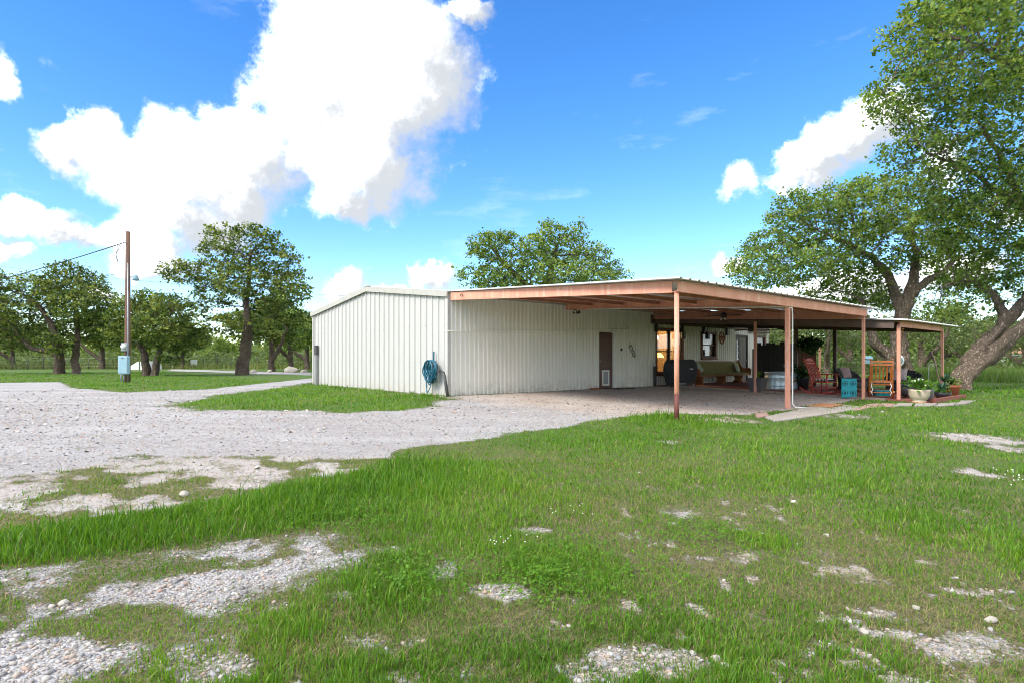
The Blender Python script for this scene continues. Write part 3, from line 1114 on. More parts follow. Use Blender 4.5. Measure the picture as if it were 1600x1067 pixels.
# interior seen through the glass
MB().add([(8.9, 0.12, 0.0), (19, 0.12, 0.0), (19, 4.2, 0.0), (8.9, 4.2, 0.0), (8.9, 0.12, 2.7), (19, 0.12, 2.7), (19, 4.2, 2.7), (8.9, 4.2, 2.7)],
         [(0, 1, 2, 3), (7, 6, 5, 4), (3, 2, 6, 7), (0, 3, 7, 4), (1, 5, 6, 2)]).build('room_lining', M['room'], bld)
MB().box((12.55, 0.1, 0.0), (12.65, 4.2, 2.7)).build('room_partition', M['room'], bld)
MB().box((8.95, 2.3, 0.01), (12.54, 2.36, 2.69)).build('room_partition', M['room'], bld)


def window(o, mull, sill):
    u0, u1, z0, z1 = o
    w = MB()
    t = 0.09
    w.box((u0 - t, -0.075, z0 - t), (u0, 0.08, z1 + t)).box((u1, -0.075, z0 - t), (u1 + t, 0.08, z1 + t))
    w.box((u0, -0.075, z1), (u1, 0.08, z1 + t)).box((u0, -0.075, z0 - t), (u1, 0.08, z0))
    win = w.build('window', M['brownframe'], bld)
    cells = [(u0, u1)] if not mull else [(u0, (u0 + u1) / 2 - 0.035), ((u0 + u1) / 2 + 0.035, u1)]
    if mull:
        MB().box(((u0 + u1) / 2 - 0.035, -0.05, z0), ((u0 + u1) / 2 + 0.035, 0.08, z1)).build('mullion', M['darkframe'], win)
    zm = (z0 + z1) / 2
    for a, b in cells:
        s = MB()
        e = 0.035
        for za, zb, y in ((zm - 0.02, z1, 0.0), (z0, zm + 0.02, 0.03)):
            s.box((a, y - 0.02, za), (a + e, y + 0.008, zb)).box((b - e, y - 0.02, za), (b, y + 0.008, zb))
            s.box((a + e, y - 0.02, za), (b - e, y + 0.008, za + e + 0.01)).box((a + e, y - 0.02, zb - e), (b - e, y + 0.008, zb))
        s.build('sash', M['darkframe'], win)
        for za, zb, y in ((zm, z1 - e, -0.006), (z0 + e, zm, 0.024)):
            MB().box((a + e, y - 0.003, za + 0.01), (b - e, y + 0.003, zb)).build('pane', M['glass'], win)
    if sill:
        MB().box((u0 - 0.13, -0.13, z0 - t - 0.035), (u1 + 0.13, -0.03, z0 - t)).build('sill', M['brownframe'], win)
    return win


window(OPEN[1], True, True)
w2 = window(OPEN[2], False, True)
w3 = window(OPEN[4], False, True)
# pale blinds half drawn behind the two smaller windows
for o, wn, k in ((OPEN[2], w2, 0.5), (OPEN[4], w3, 0.55)):
    b = MB()
    z = o[3] - 0.03
    while z > o[3] - (o[3] - o[2]) * k:
        b.beam((o[0] + 0.02, 0.10, z), (o[1] - 0.02, 0.10, z), 0.03, 0.004, (0, 0.6, 0.8))
        z -= 0.03
    b.build('blind', M['white'], wn)
MB().box((17.6, -0.26, 2.30), (18.75, -0.036, 2.36)).build('window_hood', M['dark'], bld)
# glazed patio door
o = OPEN[3]
d2 = MB()
d2.box((o[0] + 0.02, 0.0, 0.02), (o[0] + 0.14, 0.05, o[3] - 0.02)).box((o[0] + 0.36, 0.0, 0.02), (o[1] - 0.02, 0.05, o[3] - 0.02))
d2.box((o[0] + 0.14, 0.0, 0.02), (o[0] + 0.36, 0.05, 0.16)).box((o[0] + 0.14, 0.0, o[3] - 0.18), (o[0] + 0.36, 0.05, o[3] - 0.02))
d2 = d2.build('door', M['greydoor'], bld)
tag(d2, 'weathered grey door with a narrow leaded glass strip', None)
MB().box((o[0] - 0.05, -0.06, -0.02), (o[0] + 0.02, 0.06, o[3] + 0.06)).box((o[1] - 0.02, -0.06, -0.02), (o[1] + 0.05, 0.06, o[3] + 0.06)).box((o[0] + 0.02, -0.06, o[3] - 0.02), (o[1] - 0.02, 0.06, o[3] + 0.06)).build('door_frame', M['darkframe'], d2)
for k in range(6):
    z = 0.17 + k * 0.297
    MB().box((o[0] + 0.14, 0.02, z + 0.012), (o[0] + 0.36, 0.03, z + 0.285)).build('pane', M['glass'], d2)
    MB().box((o[0] + 0.14, 0.008, z + 0.285), (o[0] + 0.36, 0.042, z + 0.309)).build('glazing_bar', M['white'], d2)
MB().sphere((o[1] - 0.12, -0.05, 1.0), 0.03, 10, 8).tube([(o[1] - 0.12, 0, 1.0), (o[1] - 0.12, -0.05, 1.0)], 0.013, 8).build('door_handle', M['steel'], d2)
for k, (a, b) in enumerate(((0.42, 0.67), (0.70, 0.93))):
    MB().box((o[0] + a, -0.015, 0.15), (o[0] + b, -0.001, 1.95)).build('door_board', M['greydoor'], d2)

# pendant lamp that is lit behind the large window
lamp = thing('pendant_lamp', 'glowing orange pendant lamp inside the large twin window', 'lamp', W(11.15, 0.80, 1.12), YAW)
MB().lathe([(0.03, 0.2), (0.10, 0.18), (0.19, 0.08), (0.22, 0.0)], 18).build('lamp_shade', M['lampglow'], lamp)
MB().tube([(0, 0, 0.2), (0, 0, 1.5)], 0.008, 6).build('lamp_cord', M['black'], lamp)
pl = bpy.data.lights.new('pendant_light', 'POINT')
pl.energy = 60
pl.color = (1.0, 0.68, 0.36)
pl.shadow_soft_size = 0.15
plo = bpy.data.objects.new('pendant_light', pl)
col.objects.link(plo)
plo.parent = lamp
plo.location = (0.35, 0.45, 0.85)

# ------------------------------------------------------------------ carport
cp = thing('carport', 'open red steel carport with a ribbed metal roof joined to the white wall', 'carport', W(0, 0, 0), YAW)
FV = -7.55
PU = [0.16, 4.73, 9.56]
FZ = [2.515, 2.50, 2.50]


def port_z(v, lo=2.52):
    return 2.95 + (lo - 2.95) * (-v / 7.55)


for i, u in enumerate(PU):
    zb = float(gz_uv(FV)) - 0.05
    if i == 0:
        p = MB().tube([(u, FV, zb), (u, FV, 2.33)], 0.046, 18).build('post', M['oxide'], cp)
        MB().tube([(u, FV, zb), (u, FV, 0.40)], 0.0475, 18).build('post_sleeve', M['maroon'], p)
    else:
        e = 0.046 if i == 1 else 0.036
        p = MB().box((u - e, FV - e, zb), (u + e, FV + e, 2.33)).build('post', M['oxide'], cp)
    MB().box((u - 0.06, FV - 0.06, 2.325), (u + 0.06, FV + 0.06, 2.335)).build('cap_plate', M['oxide'], p)


def channel(a, b, h, w, flip=1):
    """C section: web with two flanges"""
    a, b = Vector(a), Vector(b)
    d = (b - a).normalized()
    s = d.cross(Vector((0, 0, 1))).normalized() * flip
    t = s.cross(d).normalized() * flip
    m = MB()
    m.beam(a, b, 0.012, h)
    for k in (-1, 1):
        m.beam(a + t * (k * (h / 2 - 0.006)) + s * (w / 2 + 0.007), b + t * (k * (h / 2 - 0.006)) + s * (w / 2 + 0.007), w, 0.012)
    return m


# side beam towards the drive, rafters at each post, front beams
channel((0.02, -0.11, 2.845), (0.10, FV + 0.06, 2.42), 0.22, 0.06, -1).build('side_beam', M['oxide'], cp)
for u in PU[1:]:
    hh = .20 if u < 9 else .30
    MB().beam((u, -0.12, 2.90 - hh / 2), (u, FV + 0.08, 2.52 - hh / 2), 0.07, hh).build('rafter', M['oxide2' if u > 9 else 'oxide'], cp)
channel((0.09, FV - 0.07, 2.42), (4.725, FV - 0.07, 2.405), 0.20, 0.06, -1).build('front_beam', M['oxide'], cp)
channel((4.735, FV - 0.07, 2.405), (9.60, FV - 0.07, 2.405), 0.20, 0.06, -1).build('front_beam', M['oxide'], cp)
for v in (-1.31, -2.57, -3.85, -5.07, -6.35):
    z = port_z(v) - 0.07
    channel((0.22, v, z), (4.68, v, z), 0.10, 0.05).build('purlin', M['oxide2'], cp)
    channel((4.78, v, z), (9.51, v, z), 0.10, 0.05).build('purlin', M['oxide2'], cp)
ribbed_sheet((-0.12, FV - 0.22, 2.545), (10.2, FV - 0.22, 2.545), (10.2, -0.03, 2.992), (-0.02, -0.03, 2.992), 0.305, 0.03, 0.045).build('roof_sheet', M['roof'], cp)
# wire hook at the wall end and thin pipe that runs under the second rafter and down the middle post
MB().tube([(0.03, -0.6, 2.79), (0.0, -0.62, 2.85), (-0.02, -0.72, 2.86), (-0.02, -0.76, 2.8), (-0.02, -0.7, 2.77)], 0.008, 6).build('wire_hook', M['black'], cp)
wp = MB().tube([(4.64, -1.2, 2.66), (4.66, FV + 0.2, 2.31), (4.67, FV - 0.02, 2.30), (4.80, FV - 0.075, 2.27), (4.82, FV - 0.075, 2.1), (4.82, FV - 0.075, -0.02), (4.86, FV - 0.12, -0.10), (5.05, FV - 0.3, -0.115)], 0.016, 8).build('water_pipe', M['white'], cp)

# ------------------------------------------------------------------ lower patio cover
pc = thing('patio_cover', 'lower ribbed patio roof on red posts next to the carport', 'patio cover', W(0, 0, 0), YAW)
QV = -8.25
PP = [(10.25, QV), (14.61, QV), (9.5, -4.28), (15.2, -4.6), uv_of(*at(1244, 607)[:2])]
for i, (u, v) in enumerate(PP):
    zt = 2.62 + (2.10 - 2.62) * (-v / 8.25) - 0.05
    e = (.043, .037, .04, .06, .055)[i]
    MB().box((u - e, v - e, float(gz_uv(v)) - 0.05), (u + e, v + e, zt)).build('post', M['oxide'] if i < 2 else M['oxide2'] if i == 2 else M['dark'], pc)
MB().beam((10.31, QV, 2.075), (14.56, QV, 2.075), 0.05, 0.17).build('front_beam', M['oxide'], pc)
MB().beam((9.62, -0.1, 2.62), (10.05, QV + 0.06, 2.07), 0.05, 0.26).build('side_beam', M['dark'], pc)
MB().beam((15.06, -0.1, 2.56), (14.7, QV + 0.06, 2.04), 0.05, 0.18).build('side_beam', M['dark'], pc)
MB().beam((9.45, -0.10, 2.60), (18.9, -0.10, 2.58), 0.08, 0.34).build('ledger_beam', M['dark'], pc)
MB().beam((9.75, -4.28, 2.33), (14.9, -4.28, 2.33), 0.06, 0.16).build('middle_beam', M['dark'], pc)
for k in range(1, 5):
    u = 9.75 + k * 1.07
    MB().beam((u, -0.16, 2.62), (u, QV + 0.05, 2.10), 0.045, 0.11).build('rafter', M['dark'], pc)
ribbed_sheet((9.95, QV - 0.3, 2.165), (15.55, QV - 0.3, 2.165), (15.55, -0.06, 2.78), (9.45, -0.06, 2.78), 0.305, 0.028, 0.045).build('roof_sheet', M['galv'], pc)
for u in (9.72, 11.5, 13.1, 15.0):
    MB().box((u - 0.045, -0.16, 2.12), (u + 0.045, -0.06, 2.44)).build('hanging_bracket', M['black'], pc)

# ------------------------------------------------------------------ patio floor and path
pf_ = MB()
for (u0, u1, v0, v1) in ((9.75, 13.3, -9.05, -5.0), (9.75, 17.2, -5.0, -0.1)):
    za, zb = float(gz_uv(v0)) + 0.03, float(gz_uv(v1)) + 0.03
    v = [W(u0, v0, za - .3), W(u1, v0, za - .3), W(u1, v1, zb - .3), W(u0, v1, zb - .3), W(u0, v0, za), W(u1, v0, za), W(u1, v1, zb), W(u0, v1, zb)]
    pf_.add(v, [(0, 3, 2, 1), (4, 5, 6, 7), (0, 1, 5, 4), (1, 2, 6, 5), (2, 3, 7, 6), (3, 0, 4, 7)])
patio = pf_.build('patio_floor', M['deck'])
patio['kind'] = 'structure'


def timber(a, b, w, h, mat):
    m = MB().beam((*W(*a)[:2], float(gz_uv(a[1])) + 0.005), (*W(*b)[:2], float(gz_uv(b[1])) + 0.005), w, h)
    return m.build('edge_timber', M[mat], patio)


timber((9.66, -1.2), (9.66, -4.9), 0.15, 0.13, 'greytimber')
timber((9.66, -4.95), (9.66, -8.1), 0.15, 0.13, 'greytimber')
timber((10.1, -9.12), (11.7, -9.12), 0.13, 0.20, 'decktimber')
timber((11.72, -9.12), (13.35, -9.12), 0.13, 0.21, 'decktimber')
timber((13.36, -9.05), (13.36, -5.0), 0.13, 0.16, 'decktimber')


def slab(name, pts, mat, th, lift, parent):
    """irregular flat stone: outline given as plan points"""
    ps = [Vector((p[0], p[1], float(gz(p[0], p[1])) + lift)) for p in pts]
    c = sum(ps, Vector()) / len(ps)
    n = len(ps)
    top = [c + (p - c) * 0.965 for p in ps]
    v = [p + Vector((0, 0, -th)) for p in ps] + [p + Vector((0, 0, -0.012)) for p in ps] + top
    f = [tuple(range(2 * n, 3 * n))]
    for i in range(n):
        j = (i + 1) % n
        f += [(i, j, n + j, n + i), (n + i, n + j, 2 * n + j, 2 * n + i)]
    m = MB().add(v, f)
    o = m.build(name, M[mat], parent)
    return o


path = thing('path', None, None, (0, 0, 0))
path['kind'] = 'structure'
rs = random.Random(3)


def quad(pa):
    return [at(x, y, 0.03) for x, y in pa]


for pts, mat in (([(1196, 650), (1212, 657), (1290, 645), (1330, 640), (1345, 634), (1300, 629), (1262, 634), (1240, 640)], 'concrete'),
                 ([(1180, 645), (1197, 643), (1200, 648), (1184, 651)], 'pinkstone'),
                 ([(1333, 640), (1358, 636), (1378, 633), (1372, 629), (1349, 632)], 'pinkstone'),
                 ([(1362, 636), (1392, 634), (1400, 630), (1378, 629)], 'pinkstone'),
                 ([(1395, 634), (1424, 632), (1428, 628.5), (1402, 629)], 'concrete'),
                 ([(1426, 633), (1460, 632), (1464, 629), (1431, 629)], 'concrete'),
                 ([(1462, 633), (1490, 631.5), (1497, 628), (1466, 629.5)], 'concrete'),
                 ([(1493, 631), (1512, 628.5), (1527, 624.5), (1502, 625)], 'concrete')):
    q = quad(pts)
    # break the straight outline
    out = []
    for i, p in enumerate(q):
        n_ = q[(i + 1) % len(q)]
        for t in (0, 0.33, 0.66):
            s = p.lerp(n_, t)
            out.append((s.x + rs.uniform(-.03, .03), s.y + rs.uniform(-.03, .03)))
    slab('flagstone', out[::-1] if sum((a[0] - b[0]) * (a[1] + b[1]) for a, b in zip(out, out[1:] + out[:1])) < 0 else out, mat, 0.14, 0.03, path)


# ------------------------------------------------------------------ trees: limbs grown towards points spread through the crown
def grow(polys, att, step, dk, di, rs, iters=140, wobble=0.12, droop=0.0):
    P, par, spec = [], [], []
    for pts, rad, parent in polys:
        pts = [np.array(p, float) for p in pts]
        if parent >= 0:
            parent = int(np.linalg.norm(np.array(P) - pts[0], axis=1).argmin())
        prev = parent
        for i in range(len(pts) - 1 if len(pts) > 1 else 1):
            L_ = np.linalg.norm(pts[i + 1] - pts[i])
            m = max(1, int(round(L_ / step)))
            for j in range(m + (1 if i == len(pts) - 2 else 0)):
                if i == 0 and j == 0 and parent >= 0:
                    continue
                t = j / m
                P.append(pts[i] * (1 - t) + pts[i + 1] * t + (rs.normal(0, 0.03, 3) if 0 < j else 0))
                par.append(prev)
                spec.append(rad[i] * (1 - t) + rad[i + 1] * t)
                prev = len(P) - 1
    P = list(P)
    A = att.copy()
    Pn = np.array(P)
    dist = np.linalg.norm(A[:, None] - Pn[None], axis=2)
    near = dist.argmin(1)
    nd = dist.min(1)
    alive = np.ones(len(A), bool)
    seen = set()
    for it in range(iters):
        idx = np.where(alive & (nd < di))[0]
        if len(idx) == 0:
            if alive.any() and it < 60:
                di *= 1.4
                continue
            break
        Pn = np.array(P)
        dirs = A[idx] - Pn[near[idx]]
        dirs /= np.linalg.norm(dirs, axis=1, keepdims=True) + 1e-9
        acc = np.zeros((len(P), 3))
        np.add.at(acc, near[idx], dirs)
        new = []
        for n_ in np.unique(near[idx]):
            d = acc[n_]
            l = np.linalg.norm(d)
            if l < 1e-6:
                d = rs.normal(0, 1, 3)
                l = np.linalg.norm(d)
            d = d / l + rs.normal(0, wobble, 3)
            d[2] -= droop
            d /= np.linalg.norm(d)
            q = Pn[n_] + d * step
            key = (int(n_), int(round(q[0] / step * 2)), int(round(q[1] / step * 2)), int(round(q[2] / step * 2)))
            if key in seen:
                alive[idx[near[idx] == n_]] &= rs.random((near[idx] == n_).sum()) > 0.25
                continue
            seen.add(key)
            new.append((q, n_))
        if not new:
            if not alive.any():
                break
            continue
        b = len(P)
        for q, n_ in new:
            P.append(q)
            par.append(int(n_))
            spec.append(0.0)
        Q = np.array([q for q, _ in new])
        dn = np.linalg.norm(A[:, None] - Q[None], axis=2)
        k = dn.argmin(1)
        m = dn.min(1)
        up = m < nd
        nd = np.where(up, m, nd)
        near = np.where(up, b + k, near)
        alive &= nd > dk
        if len(P) > 14000:
            break
    return np.array(P), np.array(par), np.array(spec)


def tree_meshes(P, par, spec, tip, expo, leaf_n, leaf_s, spread, rs, leaf_twig, bark_amp=0.1, min_r=0.0, up=0.45):
    n = len(P)
    child = [[] for _ in range(n)]
    for i in range(n):
        if par[i] >= 0:
            child[par[i]].append(i)
    r = np.zeros(n)
    for i in range(n - 1, -1, -1):
        ch = child[i]
        r[i] = tip if not ch else sum(r[c] ** expo for c in ch) ** (1 / expo)
    r0 = r.copy()
    r = np.where(spec > 0, np.maximum(spec, r * 0.6), r)
    # side limbs do not start thicker than what carries them
    for i in range(n):
        if par[i] >= 0 and spec[i] <= 0:
            r[i] = min(r[i], r[par[i]] * 0.92)
    # branch chains
    V, Fq = [], []
    base = 0
    starts = [i for i in range(n) if par[i] < 0]
    stack = [(s, None) for s in starts]
    while stack:
        s, p0 = stack.pop()
        chain = [] if p0 is None else [p0]
        c = s
        while True:
            chain.append(c)
            ch = child[c]
            if not ch:
                break
            ch = sorted(ch, key=lambda q: -r[q])
            for o_ in ch[1:]:
                stack.append((o_, c))
            c = ch[0]
        if r[s] < min_r:
            continue
        pts = P[chain]
        rad = r[chain].copy()
        if p0 is not None:
            rad[0] = min(rad[0], r[s] * 1.25)
        big = rad.max()
        ns = 24 if big > 0.25 else 14 if big > 0.2 else 8 if big > 0.06 else 5 if big > 0.025 else 3
        m = len(pts)
        ref = None
        ring = []
        ang = np.arange(ns) * 2 * math.pi / ns
        for i in range(m):
            d = pts[min(i + 1, m - 1)] - pts[max(i - 1, 0)]
            d = d / (np.linalg.norm(d) + 1e-9)
            if ref is None:
                ref = np.cross(d, [0.31, 0.77, 0.55])
            ref = ref - d * ref.dot(d)
            ref = ref / (np.linalg.norm(ref) + 1e-9)
            s2 = np.cross(d, ref)
            rr_ = np.full(ns, rad[i])
            if big > 0.1:
                rr_ = rr_ * (1 + bark_amp * np.sin(ang * 3 + i * 0.35) + rs.normal(0, bark_amp * 0.6, ns))
            ring.append(pts[i] + (np.cos(ang) * rr_)[:, None] * ref + (np.sin(ang) * rr_)[:, None] * s2)
        V.append(np.concatenate(ring))
        a = np.arange(ns)
        for i in range(m - 1):
            Fq.append(np.stack([base + i * ns + a, base + i * ns + (a + 1) % ns, base + (i + 1) * ns + (a + 1) % ns, base + (i + 1) * ns + a], 1))
        base += m * ns
    wood = (np.concatenate(V), np.concatenate(Fq))
    tw = np.where((r0 <= tip * leaf_twig) & (spec <= 0))[0]
    leaves = leaf_cloud(np.repeat(P[tw], leaf_n, 0), spread, leaf_s, rs, up, np.repeat(rs.normal(0, 0.26, len(tw)), leaf_n))
    return wood, leaves


def leaf_cloud(C, spread, size, rs, up=0.45, clump=None):
    n = len(C)
    c = C + rs.normal(0, 1, (n, 3)) * spread * np.array([1, 1, 0.7])
    nrm = rs.normal(0, 1, (n, 3)) + np.array([0, 0, up * 2])
    nrm /= np.linalg.norm(nrm, axis=1, keepdims=True)
    t = rs.normal(0, 1, (n, 3))
    t -= nrm * (t * nrm).sum(1, keepdims=True)
    t /= np.linalg.norm(t, axis=1, keepdims=True)
    b = np.cross(nrm, t)
    s = size * rs.lognormal(-.02, .33, (n, 1)).clip(.45, 1.9)
    w = s * rs.uniform(0.5, 0.8, (n, 1))
    bend = nrm * s * 0.12
    v = np.stack([c - t * s * 0.5, c + b * w * 0.5 - bend, c + t * s * 0.5, c - b * w * 0.5 - bend], 1).reshape(-1, 3)
    f = np.arange(n * 4).reshape(-1, 4)
    rnd = np.clip(rs.normal(0.5, 0.2, n) + (clump if clump is not None else 0), 0, 1)
    return v, f, np.repeat(rnd, 4)


def blob_points(blobs, n, rs, Y0, hollow=0.25):
    """points spread through ellipsoids: (px, py, rx, ry, depth offset, depth radius)"""
    n = int(n * 1.7)
    vol = np.array([max(rx * ry, 1) * (dr / Y0 * 900) ** 0.4 for _, _, rx, ry, _, dr in blobs])
    cnt = np.maximum((vol / vol.sum() * n).astype(int), 6)
    out = []
    for (x, y, rx, ry, dy, dr), k in zip(blobs, cnt):
        Y = Y0 + dy
        c = np.array(deep(x, y, Y))
        q = rs.normal(0, 1, (k, 3))
        q /= np.linalg.norm(q, axis=1, keepdims=True)
        q *= (rs.random((k, 1)) * (1 - hollow ** 3) + hollow ** 3) ** (1 / 3)
        out.append(c + q * np.array([rx / F_PX * Y, dr, ry / F_PX * Y]))
    return np.concatenate(out)


def make_tree(name, label, base, polys, att, leafmat, barkmat, group=None, step=0.35, dk=0.5, di=3.2, tip=0.010, expo=2.35, leaf_n=14, leaf_s=0.11,
              spread=0.2, seed=1, leaf_twig=1.8, min_r=0.0, wobble=0.14, up=0.45, droop=0.0, bark_amp=0.09, leaf_k=.78):
    rs = np.random.default_rng(seed)
    leaf_n = int(leaf_n * leaf_k)
    spread *= .66
    P, par, spec = grow(polys, att, step * .72, dk * .62, di, rs, wobble=wobble, droop=droop)
    wood, lv = tree_meshes(P, par, spec, tip, expo, leaf_n, leaf_s, spread, rs, leaf_twig, bark_amp, min_r, up)
    t = thing(name, label, 'tree', base, 0, group)
    print('TREE', label[:40], len(P), 'leaves', len(lv[1]))
    b = np.array(base)
    np_mesh('trunk', wood[0] - b, [wood[1]], M[barkmat], t, None, True)
    np_mesh('crown', lv[0] - b, [lv[1]], M[leafmat], t, {'rnd': lv[2]})
    return t


def dp_(x, y, Y, dy=0.0):
    return tuple(deep(x, y, Y + dy))


# the tall oak beside the drive
Y = 39.0
b0 = at(378, 585.5)
Y = b0.y
polys = [([b0 - Vector((0, 0, .2)), dp_(381, 560, Y), dp_(385, 530, Y), dp_(388, 505, Y), dp_(385, 470, Y, .3), dp_(390, 430, Y, .2), dp_(392, 392, Y)], [.46, .36, .33, .26, .18, .12, .07], -1)]
att = blob_points([(330, 432, 55, 25, .5, 2.0), (285, 425, 36, 18, -.5, 1.4), (350, 395, 36, 30, 0, 1.8), (345, 365, 24, 18, .6, 1.2), (395, 375, 30, 26, -.6, 1.6), (418, 372, 20, 18, .5, 1.2),
                   (435, 410, 34, 30, 0, 1.8), (448, 395, 18, 14, .5, 1.0), (455, 450, 30, 32, -.8, 1.8), (420, 455, 38, 40, 1.2, 2.0), (375, 440, 40, 34, -1.2, 2.0), (330, 470, 34, 20, 1.2, 1.5),
                   (345, 505, 34, 20, -1, 1.6), (420, 500, 36, 22, 0, 1.8), (470, 445, 14, 12, 0, .8), (455, 490, 20, 18, .8, 1.2), (380, 405, 26, 22, 1.4, 1.5), (262, 428, 14, 9, 0, .8)], 1050, np.random.default_rng(2), Y)
make_tree('oak_tree', 'tall open oak with sky showing through, on the strip of grass left of the building', b0, polys, att, 'leaf', 'bark', 'oaks along the drive', 0.42, 0.45, 3.0, 0.013, 2.5, 16, 0.17, 0.24, 3)

# twin-stemmed oak behind the utility pole
b0 = at(237, 587)
Y = b0.y
polys = [([b0 - Vector((0.25, 0, .2)), dp_(226, 560, Y), dp_(214, 520, Y), dp_(205, 495, Y)], [.27, .2, .14, .08], -1),
         ([b0 + Vector((0.2, 0, -.2)), dp_(246, 560, Y), dp_(254, 530, Y), dp_(262, 500, Y)], [.25, .18, .12, .08], -1)]
att = blob_points([(205, 490, 30, 30, 0, 2.0), (235, 475, 40, 22, .8, 2.2), (268, 490, 36, 30, 0, 2.2), (250, 515, 45, 28, -1, 2.2), (215, 525, 32, 24, 1, 2.0), (285, 525, 24, 28, .3, 1.8),
                   (190, 520, 20, 22, 0, 1.5), (240, 500, 50, 30, 1, 2.0), (270, 555, 18, 14, 0, 1.2)], 900, np.random.default_rng(4), Y)
make_tree('oak_tree', 'low bushy oak with two dark stems just behind the utility pole', b0, polys, att, 'leaf', 'bark', 'oaks along the drive', 0.42, 0.45, 3.0, 0.013, 2.3, 18, 0.17, 0.26, 5)

# spreading pair at the left edge of the yard
b0 = at(92, 584)
Y = b0.y
polys = [([b0 - Vector((0, 0, .2)), dp_(92, 560, Y), dp_(90, 530, Y), dp_(80, 505, Y), dp_(62, 480, Y), dp_(45, 465, Y)], [.36, .3, .26, .2, .14, .08], -1),
         ([dp_(90, 553, Y), dp_(72, 548, Y), dp_(50, 545, Y), dp_(30, 525, Y)], [.24, .2, .15, .08], 2)]
att = blob_points([(15, 455, 34, 26, 0, 2.0), (45, 445, 30, 20, .5, 1.8), (25, 480, 34, 20, -1, 2.0), (60, 480, 36, 24, .8, 2.0), (85, 460, 30, 26, 0, 2.0), (75, 505, 30, 20, 1, 1.8),
                   (15, 505, 34, 20, 0, 2.0), (30, 530, 38, 20, 1, 2.0), (85, 535, 22, 18, -1, 1.6), (-30, 490, 40, 40, 0, 2.5), (-25, 440, 30, 24, 0, 2.0)], 900, np.random.default_rng(6), Y)
make_tree('oak_tree', 'spreading oak with a crooked low limb at the left edge of the yard', b0, polys, att, 'leaf', 'bark', 'oaks along the drive', 0.42, 0.45, 3.0, 0.013, 2.3, 15, 0.17, 0.25, 7)

b0 = at(119, 584)
Y = b0.y + 0.6
polys = [([b0 - Vector((0, 0, .2)), dp_(117, 560, Y), dp_(122, 530, Y), dp_(120, 495, Y), dp_(116, 460, Y)], [.27, .22, .18, .13, .08], -1)]
att = blob_points([(110, 428, 24, 20, 0, 1.8), (100, 450, 36, 22, 0, 2.0), (135, 448, 26, 24, .6, 2.0), (155, 468, 26, 22, 0, 2.0), (125, 480, 44, 28, -1, 2.2), (160, 500, 24, 26, .6, 2.0),
                   (130, 515, 40, 22, 1, 2.0), (158, 436, 9, 8, 0, .6), (172, 480, 16, 18, 0, 1.4)], 850, np.random.default_rng(8), Y)
make_tree('oak_tree', 'upright round-headed oak between the spreading oak and the utility pole', b0, polys, att, 'leaf', 'bark', 'oaks along the drive', 0.42, 0.45, 3.0, 0.013, 2.3, 17, 0.17, 0.25, 9)

# oak behind the long building
Y = 37.0
b0 = Vector((*deep(850, 560, Y)[:2], 0.0))
polys = [([b0 - Vector((0, 0, .2)), dp_(848, 500, Y), dp_(850, 455, Y), dp_(862, 420, Y), dp_(870, 385, Y)], [.5, .4, .34, .2, .1], -1),
         ([dp_(848, 470, Y), dp_(820, 445, Y), dp_(785, 410, Y), dp_(770, 390, Y)], [.26, .2, .13, .07], 6)]
att = blob_points([(770, 385, 42, 22, 0, 2.0), (745, 390, 20, 12, .5, 1.2), (785, 372, 24, 12, 0, 1.4), (860, 362, 32, 16, 0, 1.6), (895, 370, 24, 18, .5, 1.5), (835, 385, 30, 20, -.8, 2.0),
                   (880, 395, 44, 26, .8, 2.2), (930, 400, 24, 20, 0, 1.6), (955, 425, 24, 16, 0, 1.4), (925, 430, 40, 22, -1, 2.2), (870, 425, 46, 22, -1.4, 2.4), (810, 420, 46, 24, 0, 2.4),
                   (765, 430, 32, 18, 0, 2.0), (724, 430, 12, 16, 0, .9), (905, 352, 12, 8, 0, .8), (855, 349, 7, 5, 0, .5), (975, 432, 10, 8, 0, .8), (790, 445, 60, 14, 0, 2), (900, 445, 60, 14, 0, 2)], 1300, np.random.default_rng(10), Y)
make_tree('oak_tree', 'wide oak whose bright crown rises behind the white building roof', b0, polys, att, 'leafb', 'bark', None, 0.42, 0.42, 3.0, 0.012, 2.5, 17, 0.15, 0.24, 11)

# oak that stands just beyond the patio
Y = 27.5
b0 = Vector((*deep(1412, 590, Y)[:2], 0.0))
b0.z = float(gz(b0.x, b0.y))
polys = [([b0 - Vector((0, 0, .2)), dp_(1408, 562, Y), dp_(1404, 530, Y), dp_(1410, 490, Y), dp_(1420, 462, Y), dp_(1428, 435, Y), dp_(1432, 400, Y), dp_(1425, 360, Y)], [.50, .37, .33, .30, .24, .2, .15, .08], -1),
         ([dp_(1410, 492, Y), dp_(1400, 460, Y), dp_(1388, 430, Y), dp_(1360, 400, Y), dp_(1325, 380, Y)], [.26, .22, .18, .13, .07], 5),
         ([b0 + Vector((-.15, 0, 0.1)), dp_(1385, 552, Y), dp_(1366, 536, Y), dp_(1352, 505, Y), dp_(1345, 470, Y)], [.27, .24, .21, .16, .09], -1),
         ([dp_(1420, 462, Y), dp_(1447, 440, Y), dp_(1475, 425, Y), dp_(1500, 400, Y)], [.2, .15, .11, .06], 7)]
